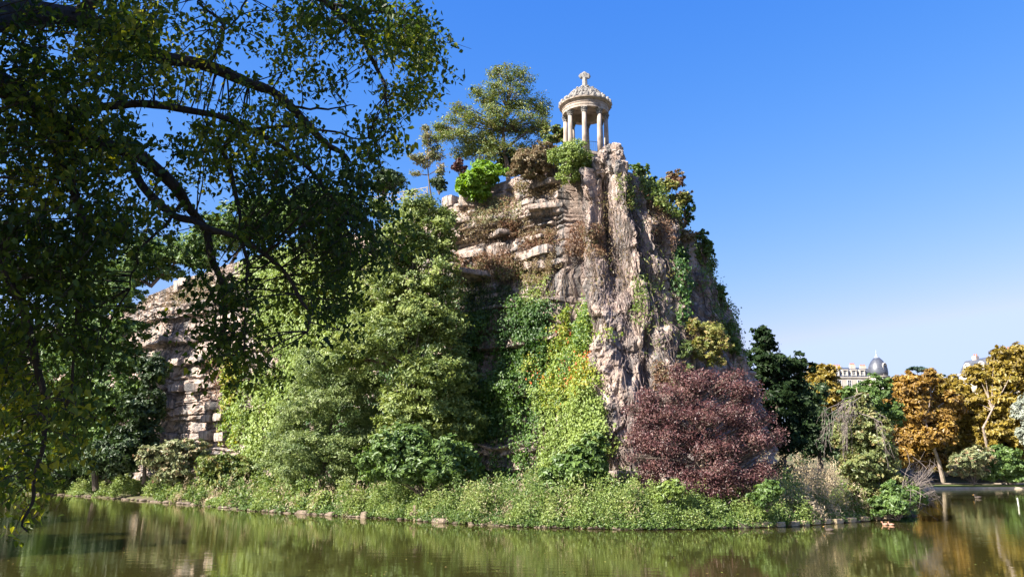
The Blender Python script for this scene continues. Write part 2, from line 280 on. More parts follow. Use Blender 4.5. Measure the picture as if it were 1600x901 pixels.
LEAF_SIZE, LEAF_COUNT = 1.35, 1.7
class G:                                      # collects geometry for one mesh
    def __init__(s): s.V = []; s.Q = []; s.T = []; s.n = 0
    def add(s, V, Q=None, T=None):
        V = np.asarray(V, float).reshape(-1, 3)
        if Q is not None and len(Q): s.Q.append(np.asarray(Q, int).reshape(-1, 4) + s.n)
        if T is not None and len(T): s.T.append(np.asarray(T, int).reshape(-1, 3) + s.n)
        s.V.append(V); s.n += len(V); return s
    def box(s, lo, hi, rz=0.0, c=None):
        x0, y0, z0 = lo; x1, y1, z1 = hi
        V = np.array([[x0, y0, z0], [x1, y0, z0], [x1, y1, z0], [x0, y1, z0], [x0, y0, z1], [x1, y0, z1], [x1, y1, z1], [x0, y1, z1]], float)
        if rz:
            cx, cy = c if c is not None else ((x0 + x1) / 2, (y0 + y1) / 2)
            a = V[:, 0] - cx; b = V[:, 1] - cy
            V[:, 0] = cx + a * cos(rz) - b * sin(rz); V[:, 1] = cy + a * sin(rz) + b * cos(rz)
        return s.add(V, [[0, 3, 2, 1], [4, 5, 6, 7], [0, 1, 5, 4], [1, 2, 6, 5], [2, 3, 7, 6], [3, 0, 4, 7]])
    def tube(s, pts, rad, sides=6, cap=True):
        pts = np.asarray(pts, float); n = len(pts); rad = np.broadcast_to(np.asarray(rad, float), (n,))
        tg = nrm(np.gradient(pts, axis=0)); up = np.array([0.31, 0.17, 0.93])
        a = nrm(np.cross(tg, up)); b = np.cross(tg, a)
        th = np.arange(sides) * 2 * pi / sides
        ring = pts[:, None, :] + rad[:, None, None] * (np.cos(th)[None, :, None] * a[:, None, :] + np.sin(th)[None, :, None] * b[:, None, :])
        V = ring.reshape(-1, 3); i = np.arange(n - 1)[:, None] * sides; j = np.arange(sides)[None, :]; k = (j + 1) % sides
        Q = np.stack([i + j, i + k, i + sides + k, i + sides + j], -1).reshape(-1, 4)
        T = []
        if cap:
            V = np.vstack([V, pts[:1], pts[-1:]]); c0 = n * sides; c1 = c0 + 1
            for q in range(sides):
                T.append([c0, (q + 1) % sides, q]); T.append([c1, (n - 1) * sides + q, (n - 1) * sides + (q + 1) % sides])
        return s.add(V, Q, T)
    def lathe(s, prof, c=(0, 0, 0), seg=24, cap=True, a0=0.0, a1=2 * pi, lobes=0, lob=0.0):
        prof = np.asarray(prof, float); n = len(prof); closed = abs(a1 - a0 - 2 * pi) < 1e-6
        m = seg if closed else seg + 1
        th = a0 + np.arange(m) * (a1 - a0) / seg
        rr = prof[:, 0][:, None] * (1 + lob * np.cos(lobes * th)[None, :])
        V = np.stack([c[0] + rr * np.cos(th), c[1] + rr * np.sin(th), c[2] + np.broadcast_to(prof[:, 1][:, None], rr.shape)], -1).reshape(-1, 3)
        i = np.arange(n - 1)[:, None] * m; j = np.arange(seg)[None, :]; k = (j + 1) % m
        Q = np.stack([i + j, i + k, i + m + k, i + m + j], -1).reshape(-1, 4); T = []
        if cap and closed:
            V = np.vstack([V, [[c[0], c[1], c[2] + prof[0, 1]], [c[0], c[1], c[2] + prof[-1, 1]]]])
            for q in range(m):
                T.append([n * m, (q + 1) % m, q]); T.append([n * m + 1, (n - 1) * m + q, (n - 1) * m + (q + 1) % m])
        return s.add(V, Q, T)
    def blob(s, c, r, rng, sub=10, amp=0.2, freq=1.6, boxy=1.0):
        nu, nv = sub * 2, sub; u = np.arange(nu) * 2 * pi / nu; v = (np.arange(nv) + 0.5) / nv * pi
        D = np.stack([np.sin(v)[:, None] * np.cos(u), np.sin(v)[:, None] * np.sin(u), np.broadcast_to(np.cos(v)[:, None], (nv, nu))], -1)
        D = np.sign(D) * np.abs(D) ** boxy
        sd = int(rng.integers(1e6)); R = 1 + amp * fbm(D[..., 0] * freq + 7, D[..., 1] * freq + 3, D[..., 2] * freq, sd, 3)
        V = (np.asarray(c) + D * R[..., None] * np.asarray(r)).reshape(-1, 3)
        i = np.arange(nv - 1)[:, None] * nu; j = np.arange(nu)[None, :]; k = (j + 1) % nu
        Q = np.stack([i + j, i + nu + j, i + nu + k, i + k], -1).reshape(-1, 4)
        V = np.vstack([V, V[:nu].mean(0, keepdims=True), V[-nu:].mean(0, keepdims=True)]); T = []
        for q in range(nu):
            T.append([nv * nu, q, (q + 1) % nu]); T.append([nv * nu + 1, (nv - 1) * nu + (q + 1) % nu, (nv - 1) * nu + q])
        return s.add(V, Q, T)
    def rockbox(s, r, rng, amp=0.12, n=(8, 4, 3)):
        sd = int(rng.integers(1e6)); tp = 1 + rng.uniform(-.12, .12, 4)
        for ax in range(3):
            for sg in (-1, 1):
                b, c = [q for q in range(3) if q != ax]; u = np.linspace(-1, 1, n[b] + 1); v = np.linspace(-1, 1, n[c] + 1)
                A, B = np.meshgrid(u, v, indexing='ij'); V = np.zeros(A.shape + (3,)); V[..., ax] = sg; V[..., b] = A; V[..., c] = B
                W_ = V * np.asarray(r); sh = np.clip(1 - 0.10 * (np.abs(V) ** 6).sum(-1) / 3, .8, 1)
                W_ = W_ * sh[..., None]; W_[..., 2] *= np.where(V[..., 0] > 0, tp[0], tp[1])
                d = np.stack([fbm(W_[..., 0] * .9, W_[..., 1] * .9, W_[..., 2] * .9, sd + q * 7, 3) for q in range(3)], -1); W_ = W_ + d * amp * np.min(r) * 2.2
                i = np.arange(n[b])[:, None] * (n[c] + 1) + np.arange(n[c])[None, :]; m = n[c] + 1
                Q = np.stack([i, i + m, i + m + 1, i + 1], -1).reshape(-1, 4); flip = (sg < 0) ^ (ax == 1)
                s.add(W_.reshape(-1, 3), Q[:, ::-1] if flip else Q)
        return s
    def build(s, name, mat, parent=None, smooth=False, kind=None):
        o = mesh_np(name, np.vstack(s.V), np.vstack(s.Q) if s.Q else None, mat, parent, smooth=smooth, tri=np.vstack(s.T) if s.T else None)
        if kind: o['kind'] = kind
        return o

def leaf_geo(pos, nor, tip, L, wid=0.5, fold=0.12, six=False):
    n = len(pos); L = np.broadcast_to(np.asarray(L, float), (n,))[:, None]
    nor = nrm(nor); tip = nrm(tip - (tip * nor).sum(-1, keepdims=True) * nor); side = np.cross(nor, tip)
    if not six:
        V = np.stack([pos - tip * L * 0.5, pos + side * L * wid * 0.5 + nor * L * fold, pos + tip * L * 0.5, pos - side * L * wid * 0.5 + nor * L * fold], 1)
        F = np.arange(n)[:, None] * 4 + np.arange(4)[None, :]
        return V.reshape(-1, 3), F, 4
    b = pos - tip * L * 0.45
    V = np.stack([b, pos - tip * L * 0.18 + side * L * wid * 0.5 + nor * L * fold, pos + tip * L * 0.16 + side * L * wid * 0.34 + nor * L * fold * 0.7,
                  pos + tip * L * 0.55 - nor * L * fold * 0.5,
                  pos + tip * L * 0.16 - side * L * wid * 0.34 + nor * L * fold * 0.7, pos - tip * L * 0.18 - side * L * wid * 0.5 + nor * L * fold], 1)
    i = np.arange(n)[:, None] * 6
    F = np.concatenate([i + np.array([[0, 1, 2, 3]]), i + np.array([[0, 3, 4, 5]])], 0)
    return V.reshape(-1, 3), F, 6

def sublobes(lobes, rng, per=7, frac=(0.34, 0.55)):
    out = []
    for c, r in lobes:
        c = np.asarray(c); r = np.asarray(r)
        out.append((c, r * 0.62))
        k = max(3, int(per * rng.uniform(0.8, 1.2)))
        for _ in range(k):
            d = nrm(rng.normal(size=3)); d[2] = abs(d[2]) * 0.9 if rng.random() < 0.65 else d[2]
            s = rng.uniform(*frac)
            out.append((c + d * r * rng.uniform(0.55, 0.86), r * s * rng.uniform(0.8, 1.2, 3)))
    return out
def cloud(lobes, n, rng, leaf, clump=None, per_clump=24, up=0.35, rnd=0.75, flat=0.6, shell=0.25, droop=0.3):
    """leaf positions, normals, tips, tints and sizes for n leaves in clumps spread through the lobes"""
    C0 = np.array([c for c, r in lobes]); R0 = np.array([r for c, r in lobes])
    area = (R0[:, 0] * R0[:, 1] + R0[:, 0] * R0[:, 2] + R0[:, 1] * R0[:, 2]); area = area / area.sum()
    nc = max(4, n // per_clump); li = rng.choice(len(lobes), nc, p=area)
    d = nrm(rng.normal(size=(nc, 3))); rad = 1 - shell * rng.random(nc) ** 1.5 * 2
    rad = np.clip(rad, 0.15, 1.0) * rng.uniform(0.9, 1.12, nc)
    cc = C0[li] + d * R0[li] * rad[:, None]
    out = nrm(d / R0[li]); ctint = rng.random(nc)
    cs = clump if clump is not None else R0[li].mean(1) * 0.28
    cs = np.broadcast_to(cs, (nc,))
    k = rng.integers(0, nc, n)
    g = rng.normal(size=(n, 3)) * np.array([1, 1, flat])
    pos = cc[k] + g * cs[k][:, None] * 0.6
    nor = nrm(out[k] * 0.8 + np.array([-.12, -.12, up]) + rng.normal(size=(n, 3)) * rnd * 0.55)
    tip = nrm(out[k] * 0.5 + rng.normal(size=(n, 3)) + np.array([0, 0, -droop]))
    tint = np.clip(0.5 + (ctint[k] - 0.5) * 0.75 + rng.normal(size=n) * 0.17, 0, 1)
    L = leaf * rng.uniform(0.5, 1.5, n)
    return pos, nor, tip, tint, L, cc
def foliage(name, lobes, n, rng, leaf, mat, parent, wid=0.55, **k):
    pos, nor, tip, tint, L, cc = cloud(lobes, int(n * LEAF_COUNT), rng, leaf * LEAF_SIZE, **k)
    V, F, q = leaf_geo(pos, nor, tip, L, wid)
    return mesh_np(name, V, F, mat, parent, np.repeat(tint, q)), cc

def bez(a, b, sag, rng, n=7, wob=0.05):
    a = np.asarray(a, float); b = np.asarray(b, float); t = np.linspace(0, 1, n)[:, None]
    d = np.linalg.norm(b - a); m = (a + b) / 2 + np.array([0, 0, sag * d]) + rng.normal(size=3) * wob * d
    return (1 - t) ** 2 * a + 2 * t * (1 - t) * m + t * t * b

def px_lobes(L, Y):
    out = []
    for l in L:
        px, py, rx, ry = l[:4]; dY = l[4] if len(l) > 4 else 0.0; k = MPP(py, Y + dY)
        out.append((P(px, py, Y + dY), np.array([rx * k, (rx + ry) * 0.5 * k, ry * k])))
    return out

def tree(name, label, cat, base, Y, lobes, mat, n, leaf, seed, trunk_r=0.25, bark='bark', group=None, per=7, limbs=1.0, trunk_pts=None,
         base_z=None, twigs=0, frac_=(0.34, 0.55), **k):
    rng = np.random.default_rng(seed); L = px_lobes(lobes, Y)
    b = P(base[0], base[1], Y)
    if base_z is not None: b = np.array([x_at(base[0], Y, base_z), Y, base_z])
    root = thing(name, label, cat, b, group)
    S = sublobes(L, rng, per, frac_)
    g = G(); top = max(L, key=lambda q: q[0][2])[0]
    cen = np.mean([c for c, r in L], 0)
    if trunk_pts is not None:
        tp = np.array([P(*q) for q in trunk_pts])
    else:
        end = np.array([top[0] * 0.6 + cen[0] * 0.4, top[1] * 0.5 + cen[1] * 0.5, cen[2] * 0.35 + top[2] * 0.65])
        tp = bez(b - np.array([0, 0, 0.3]), end, 0.0, rng, 9, 0.03)
    g.tube(tp - b, np.linspace(trunk_r, trunk_r * 0.25, len(tp)), 8)
    for c, r in S:
        if rng.random() > limbs or c[2] < tp[0][2] + (0.28 if trunk_pts is None else 0.5) * (top[2] - tp[0][2]): continue
        i = min(len(tp) - 1, int(rng.uniform(0.25, 0.8) * len(tp)))
        d = np.linalg.norm(c - tp[i]); j = np.argmin(np.linalg.norm(tp - (c - np.array([0, 0, d * 0.35])), axis=1)); j = min(j, len(tp) - 2)
        lp = bez(tp[j], c, 0.05, rng, 7, 0.07); r0 = trunk_r * (1 - 0.75 * j / len(tp)) * 0.45
        g.tube(lp - b, np.linspace(r0, max(0.012, r0 * 0.2), 7), 5, False)
        for _ in range(twigs):
            e = c + nrm(rng.normal(size=3)) * r * rng.uniform(0.7, 1.05)
            q = lp[rng.integers(3, 7)]
            g.tube(bez(q, e, 0.04, rng, 5, 0.08) - b, np.linspace(r0 * 0.3, 0.008, 5), 4, False)
    g.build('trunk', M[bark], root)
    S = [(c - b, r) for c, r in S]
    foliage('crown', S, n, rng, leaf, LM[mat], root, **k)
    return root
def bush(name, label, lobes, Y, mat, n, leaf, seed, cat='shrub', group=None, per=7, stems=6, parts='foliage', bark='bark', **k):
    rng = np.random.default_rng(seed); L = px_lobes(lobes, Y)
    zmin = min(c[2] - r[2] for c, r in L); cen = np.mean([c for c, r in L], 0); b = np.array([cen[0], cen[1], zmin])
    root = thing(name, label, cat, b, group); S = sublobes(L, rng, per); g = G()
    for c, r in S[::max(1, len(S) // (stems * 2))]:
        g.tube(bez([0, 0, -0.3], c - b, 0.08, rng, 6), np.linspace(0.05, 0.012, 6), 4, False)
    g.build('stem', M[bark], root, kind='stuff')
    foliage(parts, [(c - b, r) for c, r in S], n, rng, leaf, LM[mat], root, **k)
    return root
# ------------------------------------------------------------------ land and water
BANK = [(-60, 771), (0, 771), (100, 773), (200, 780), (300, 788), (400, 798), (520, 805), (640, 812), (720, 818), (800, 822), (900, 825), (1000, 827),
        (1100, 826), (1200, 823), (1300, 817), (1380, 811), (1425, 805)]
shore = [tuple(on_z(*q)[:2]) for q in BANK]
r_end = [(29.0, 60), (28.5, 66), (29, 76), (30, 92), (36, 112), (50, 128), (60, 138)]
ISLAND = shore + r_end + [(20, 190), (-60, 260), (-160, 230), (-140, 150)]
FARBANK = [(60, 138), (70, 147), (84, 150), (100, 150), (125, 151), (170, 160)]
# the lake: everything that is neither island, far bank nor near bank
LAKE = [(-75, 22), (-40, 14), (-12, 9), (10, 9), (40, 14), (90, 40), (150, 90), (170, 160)] + FARBANK[::-1][1:] + [(36, 170), (-40, 240), (-190, 240), (-190, 110), (-120, 50)]
def land_d(x, y):
    return np.maximum(sdpoly(x, y, ISLAND), -sdpoly(x, y, LAKE))
def ground_z(x, y):
    x = np.asarray(x, float); y = np.asarray(y, float)
    d = land_d(x, y); isl = sdpoly(x, y, ISLAND)
    z = np.where(d > 0, 0.18 + np.minimum(d * 0.085, 1.3), np.maximum(-1.6, d * 0.6 - 0.15))
    far = np.clip((y - 158) / 60.0, 0, 1) * (isl < 0); z = z + far * 11.0 * (d > 0)
    hill = np.clip((-x - 95) / 60, 0, 1) * np.clip((70 - y) / 60, 0, 1) * (isl < 0) * (d > 0); z = z + hill * 8
    z = z + 0.12 * fbm(x * 0.35, y * 0.35, 0, 5, 3) * (d > 0.3)
    return z
xs = np.concatenate([-np.geomspace(4000, 135, 16), np.arange(-130, 130, 1.25), np.geomspace(132, 4000, 16)])
ys = np.concatenate([-np.geomspace(4000, 30, 16), np.arange(-26, 185, 1.25), np.geomspace(188, 6000, 18)])
gx, gy = np.meshgrid(xs, ys); gz = ground_z(gx, gy)
nxg = len(xs); ii = np.arange(len(ys) - 1)[:, None] * nxg + np.arange(nxg - 1)[None, :]
gq = np.stack([ii, ii + 1, ii + nxg + 1, ii + nxg], -1).reshape(-1, 4)
o = mesh_np('ground', np.stack([gx, gy, gz], -1).reshape(-1, 3), gq, M['soil'], smooth=True); tag(o, 'earth banks of the lake and island', kind='structure')
w = G(); w.add([[-260, -40, 0], [260, -40, 0], [260, 300, 0], [-260, 300, 0]], [[0, 1, 2, 3]])
tag(w.build('lake_water', M['water']), 'murky green brown lake water with soft reflections', kind='structure')

# ------------------------------------------------------------------ cliff
CT = [(-150, 150, -150, 155, 26), (120, 122, 150, 126, 27), (225, 111, 240, 114, 28.5), (330, 101, 330, 104, 29.5), (440, 89, 440, 93, 29), (540, 79, 540, 84, 28),
      (620, 73, 620, 77, 27.3), (700, 67.5, 700, 71, 27.3), (780, 64, 790, 67, 28), (850, 61.5, 860, 64, 28.3), (885, 60, 885, 62.5, 27.5),
      (930, 55.5, 912, 59.8, 26.5), (1000, 54.5, 955, 59.2, 26.3), (1075, 56, 992, 60.5, 26.0), (1145, 62, 1040, 64, 24.6), (1190, 70, 1072, 70, 23.8), (1205, 82, 1080, 80, 23.0), (1180, 115, 1000, 100, 24.0)]
cb = np.array([[x_at(a, Y, 1.0), Y] for a, Y, *_ in CT]); ctp = np.array([[x_at(a, Y, z), Y] for _, _, a, Y, z in CT]); czt = np.array([q[4] for q in CT], float)
def crom(Pn, t):
    Pn = np.asarray(Pn, float); i = np.clip(np.floor(t).astype(int), 0, len(Pn) - 2); f = t - i
    g = lambda k: Pn[np.clip(k, 0, len(Pn) - 1)]
    f = f.reshape(f.shape + (1,) * (Pn.ndim - 1)); p0, p1, p2, p3 = g(i - 1), g(i), g(i + 1), g(i + 2)
    return 0.5 * (2 * p1 + (p2 - p0) * f + (2 * p0 - 5 * p1 + 4 * p2 - p3) * f * f + (3 * p1 - p0 - 3 * p2 + p3) * f ** 3)
tt = np.concatenate([np.linspace(0, 2, 60, endpoint=False), np.linspace(2, 7, 250, endpoint=False), np.linspace(7, 10, 150, endpoint=False), np.linspace(10, 15, 220, endpoint=False), np.linspace(15, 17, 50)])
NV = 240; vv = np.linspace(0, 1, NV)
B2, T2, Z2 = crom(cb, tt), crom(ctp, tt), crom(czt, tt)
arc = np.concatenate([[0], np.cumsum(np.hypot(*np.diff(B2, axis=0).T))])
tang = np.gradient(B2, axis=0); tang = tang / np.linalg.norm(tang, axis=1, keepdims=True)
outn = np.stack([tang[:, 1], -tang[:, 0]], 1)                     # outward: right of travel (path runs left to right)
U, VV = np.meshgrid(np.arange(len(tt)), vv, indexing='ij')
Zb = 0.3; Zc = Zb + (Z2[:, None] - Zb) * VV
right = np.clip((tt - 11.0) / 2.5, 0, 1)[:, None]
prof = VV ** (1.0 + 0.95 * right)
XY = B2[:, None, :] + (T2 - B2)[:, None, :] * prof[..., None]
s = np.broadcast_to(arc[:, None], U.shape)
ws = np.clip((10.15 - tt) / 0.35, 0, 1)[:, None]
# limestone beds on the left part
rng = np.random.default_rng(11)
bz = np.cumsum(np.concatenate([[-1], rng.choice([.35, .5, .8, 1.2, 1.8, 2.3], 40)])); bo = rng.uniform(-0.45, 0.55, 42); bl = rng.uniform(2.5, 9, 42); bph = rng.random(42) * 9
zz = Zc + 0.45 * noise(s * 0.07, 0, 0, 3) + 0.22 * noise(s * 0.45, Zc * 0.2, 0, 4) + s * 0.012
li = np.clip(np.searchsorted(bz, zz.ravel()).reshape(zz.shape), 1, 40)
dz = np.minimum(zz - bz[li - 1], bz[np.clip(li, 0, 40)] - zz)
cell = s / bl[li] + bph[li]; cj = np.abs(cell - np.round(cell)) * bl[li]
blk = _h(np.floor(cell), li, li * 0, 8) - 0.5
big = 0.9 * fbm(s * 0.06, Zc * 0.07, 0, 21, 3)
ds = bo[li] * (0.6 + 0.6 * noise(s * 0.09, li * 3.7, 0, 6)) + blk * 0.32 - 0.30 * np.exp(-(dz / 0.07) ** 2) - 0.08 * np.exp(-(cj / 0.08) ** 2) + big + 0.16 * fbm(s * 1.1, Zc * 1.6, 0, 9, 4)
wx = s + .5 * noise(s * .6, Zc * .6, 0, 71); wz = Zc + .4 * noise(s * .6, Zc * .6, 0, 72)
o1, t1, c1 = worley(wx / 1.9, wz / 1.1, 73); o2, t2, c2 = worley(wx / .7, wz / .5, 79)
ds = ds + .30 * o1 + .55 * t1 - .16 * np.exp(-(c1 / .06) ** 2) + .16 * o2 + .25 * t2
for zl, dep in ((24.6, 0.9), (21.0, 0.8), (17.9, 0.9), (14.6, 1.0), (10.5, 0.7), (6.0, 0.6)):  # overhanging shelves
    q = zz - zl; ds = ds + dep * np.where(q > 0, np.exp(-q / 1.5), 0) * (0.5 + 0.7 * noise(s * 0.05, zl, 0, 14)) - dep * 0.5 * np.where((q < 0) & (q > -1.0), 1 + q, 0)
# fluted tower on the right
def ridge(x, y, sd): return 1 - np.abs(fbm(x, y, 0, sd, 3)) * 2.2
wob = s + 0.9 * noise(s * 0.2, Zc * 0.13, 0, 31) + 0.35 * noise(s * 0.7, Zc * 0.4, 0, 30)
dt = 1.2 * ridge(wob * 0.24, Zc * 0.024, 33) + 0.85 * ridge(wob * 0.62, Zc * 0.05, 35) + 0.12 * ridge(wob * 1.3, Zc * 0.22, 36) + 0.4 * fbm(s * 0.7, Zc * 0.55, 0, 37, 4) + 0.30 * fbm(s * 2.2, Zc * 2.0, 0, 38, 4) - 0.9 - 0.55 * np.clip(fbm(s * 0.55, Zc * 0.30, 0, 61, 3) - .1, 0, 1) * 2.5
o3, t3, c3 = worley(wx / 1.5, wz / 2.3, 83); o4, t4, c4 = worley(wx / .55, wz / .8, 89)
dt = dt + .42 * o3 + .55 * t3 - .20 * np.exp(-(c3 / .06) ** 2) + .20 * o4 + .35 * t4 - .08 * np.exp(-(c4 / .08) ** 2)
dt = dt + 0.7 * fbm(s * 0.13, Zc * 0.16, 0, 39, 2)
s10 = np.interp(10.05, tt, arc)
disp = ds * ws + dt * (1 - ws) - 1.7 * np.exp(-((s - s10 - 0.15 * noise(Zc * 0.5, 0, 0, 41)) / 0.42) ** 2) * np.clip((Zc - 9) / 6, 0, 1)
disp = disp * np.clip(1.0 - (VV - 0.97) / 0.03 * 0.5, 0.4, 1)
X = XY[..., 0] + outn[:, None, 0] * disp; Yc = XY[..., 1] + outn[:, None, 1] * disp
Zc2 = Zc + 0.10 * fbm(s * 1.1, Zc * 1.1, 3, 43, 3)
# plateau strip running inwards
NP = 10; k = np.linspace(0.03, 1, NP)[None, :]
bdir = np.where((tt > 12)[:, None], np.array([-0.65, 0.76]), np.array([0.08, 1.0])); blen = np.where((tt > 9.8) & (tt < 12.5), 8.0, 13.0)
inw = bdir[:, None, :] * (k[..., None] * blen[:, None, None])
PX = X[:, -1:] + inw[..., 0]; PY = Yc[:, -1:] + inw[..., 1]
PZ = Zc2[:, -1:] + 0.35 * fbm(PX * 0.3, PY * 0.3, 0, 44, 3) + 0.5 * np.sin(np.clip(k * 3, 0, pi)) * 0.6
CV = np.concatenate([np.stack([X, Yc, Zc2], -1), np.stack([PX, PY, np.broadcast_to(PZ, PX.shape)], -1)], 1)
nu, nvv = CV.shape[:2]
ii = np.arange(nu - 1)[:, None] * nvv + np.arange(nvv - 1)[None, :]
cq = np.stack([ii, ii + nvv, ii + nvv + 1, ii + 1], -1).reshape(-1, 4)
lich = np.clip(0.45 + 0.9 * fbm(CV[..., 0] * 0.35, CV[..., 1] * 0.35, CV[..., 2] * 0.2, 51, 4), 0, 1) * np.concatenate([np.broadcast_to((1 - ws) * 0.28 + 0.1, X.shape), np.full(PX.shape, 0.9)], 1)
cliff = mesh_np('cliff', CV.reshape(-1, 3), cq, M['rock'], tint=lich.ravel(), attr='lichen', smooth=False)
tag(cliff, 'tall limestone cliff of the island, bedded at left and fluted at right', kind='structure')
# lookups on the cliff face
FV = CV[:, :NV]; fpx, fpy = proj(FV)
du = np.gradient(FV, axis=0); dv = np.gradient(FV, axis=1); FN = nrm(np.cross(du, dv))
FN = np.where((FN * (CAM - FV)).sum(-1, keepdims=True) < -1e9, -FN, FN)
chk = (FN[:, :, :2] * outn[:, None, :]).sum(-1).mean()
if chk < 0: FN = -FN
FA = np.linalg.norm(np.cross(du, dv), axis=-1)
facing = (FN * (CAM - FV)).sum(-1) > 0
def cliff_at(px, py):
    d = np.hypot(fpx - px, fpy - py); ok = d < max(6, d.min() + 1.5)
    i = np.argmin(np.where(ok, FV[..., 1], 1e9)); return FV.reshape(-1, 3)[i], FN.reshape(-1, 3)[i]
def cliff_pick(poly, n, rng, need_face=True):
    wv = 20 * fbm(FV[..., 0] * .45, FV[..., 2] * .3, FV[..., 1] * .45, 97, 3)
    m = inpoly(fpx + wv * 1.3, fpy + wv, poly) & (FV[..., 1] < 125)
    if need_face: m &= facing
    w_ = (FA * m).ravel(); w_ = w_ / w_.sum(); i = rng.choice(w_.size, n, p=w_)
    return i
def ivy(name, label, poly, mat, n, leaf, seed, thick=0.5, cat='ivy', hang=1.2, wid=0.75, patch=0.15, cut=-0.25, freq=0.55, fz=0.6, parent=None, kind=None, soft=0.5):
    n = int(n * 1.3); leaf = leaf * 1.3
    rng = np.random.default_rng(seed); i = cliff_pick(poly, int(n * 1.7), rng)
    p = FV.reshape(-1, 3)[i]; q = FN.reshape(-1, 3)[i]
    b = fbm(p[:, 0] * freq, p[:, 2] * freq * fz, p[:, 1] * freq, seed, 3); keep = b + patch * rng.normal(size=len(b)) > cut
    p, q, b = p[keep][:n], q[keep][:n], b[keep][:n]; m = len(p)
    qh = q * np.array([1, 1, 0.35]); qh = nrm(qh)
    lump = np.clip(.45 + 1.1 * fbm(p[:, 0] * 1.1, p[:, 2] * .7, p[:, 1] * 1.1, seed + 9, 3), 0, 1.3)
    off = thick * (0.15 + 0.45 * np.clip(b - cut, 0, 1) + .75 * lump) * (rng.random(m) ** 0.4) * 1.3
    pos = p + qh * off[:, None] + rng.normal(size=(m, 3)) * 0.10 + np.array([0, 0, -0.35]) * (off[:, None] * rng.random((m, 1)))
    nor = nrm(qh + np.array([0, 0, 0.35]) + rng.normal(size=(m, 3)) * soft)
    tip = np.array([0, 0, -hang]) + rng.normal(size=(m, 3)) * 0.6
    cl = noise(p[:, 0] * 1.6, p[:, 2] * 1.6, p[:, 1] * 1.6, seed + 3) * 0.25 + fbm(p[:, 0] * .35, p[:, 2] * .22, p[:, 1] * .35, seed + 5, 2) * 0.55
    tint = np.clip(0.5 + cl + rng.normal(size=m) * 0.2, 0, 1)
    org = p.mean(0); org[2] = p[:, 2].min()
    V, F, k_ = leaf_geo(pos - org, nor, tip, leaf * rng.uniform(0.6, 1.3, m), wid)
    if parent is None:
        root = thing(name, label, cat, org)
        g = G()
        for _ in range(14):                                   # woody stems climbing the rock
            a = int(rng.integers(m)); pp = [p[a]]
            ui, vi = divmod(i[keep][:n][a], NV)
            for vk in range(vi, max(0, vi - 70), -8): pp.append(FV[int(np.clip(ui + rng.integers(-1, 2), 0, nu - 1)), vk] + FN[ui, vk] * 0.08)
            if len(pp) > 2: g.tube(np.array(pp) - org, 0.03, 4, False)
        if g.V: g.build('stem', M['bark'], root, kind='stuff')
        mesh_np('foliage', V, F, LM[mat], root, np.repeat(tint, k_)); return root
    o = mesh_np(name, V, F, LM[mat], None, np.repeat(tint, k_)); o.location = org; return o
# ------------------------------------------------------------------ rock ledges, pinnacle and footing blocks on the cliff
def rock_block(name, px, py, wpx, hpx, out, seed, mat='rock', amp=0.10, boxy=0.28, depth=None, tilt=0.0):
    rng = np.random.default_rng(seed); p, n = cliff_at(px, py); k = MPP(py, p[1]); nh = nrm(n * np.array([1, 1, 0]))
    g = G(); g.blob((0, 0, 0), (wpx * k / 2, depth or 1.1, hpx * k / 2), rng, 12, amp, 1.8, boxy)
    o = g.build(name, M[mat], cliff); o.location = p + nh * out
    o.rotation_euler = (0, tilt, atan2(nh[1], nh[0]) + pi / 2); return o
LEDGES = [(848, 327, 58, 8, .25, 1), (838, 366, 40, 7, .3, 1), (728, 318, 30, 20, .3, 1), (716, 345, 40, 9, .3, 1), (770, 372, 60, 9, .1, 1), (735, 392, 44, 12, .0, 1),
          (832, 390, 76, 14, .15, 1), (840, 292, 76, 9, .35, 1), (760, 432, 96, 10, .1, 1), (790, 464, 116, 8, .15, 2), (708, 372, 30, 18, .2, 1),
          (278, 528, 64, 10, .7, 2), (296, 567, 66, 10, .8, 2), (288, 606, 54, 12, .7, 2), (262, 628, 34, 18, .5, 1),
          (328, 632, 36, 13, .6, 1), (335, 655, 42, 13, .5, 2), (336, 682, 50, 15, .7, 2), (288, 437, 22, 12, .5, 1), (275, 452, 22, 20, .3, 1), (425, 735, 24, 16, .5, 1),
          (700, 312, 26, 16, .3, 1), (688, 300, 20, 12, .2, 1), (655, 304, 12, 16, .2, 1)]
for px_, py_, w_, h_, out_, k_ in LEDGES:
    rng = np.random.default_rng(int(px_ * 7 + py_)); cut_ = np.sort(np.concatenate([[0, 1], (np.arange(1, k_) + rng.uniform(-.25, .25, k_ - 1)) / k_]))
    for a_, b_ in zip(cut_[:-1], cut_[1:]):
        p, n = cliff_at(px_ + w_ * ((a_ + b_) / 2 - .5), py_ + rng.uniform(-1, 1)); k = MPP(py_, p[1]); nh = nrm(n * np.array([1, 1, 0])); g = G()
        g.rockbox((w_ * (b_ - a_) * k * .5, 1.0, h_ * k * .5 * rng.uniform(.85, 1.1)), rng, .16)
        o = g.build('rock_ledge', M['rock'], cliff); o.location = p + nh * (out_ - .75 + rng.uniform(-.1, .15)); o.rotation_euler = (rng.normal() * .03, rng.normal() * .03, atan2(nh[1], nh[0]) + pi / 2 + rng.normal() * .06)
rng = np.random.default_rng(61)
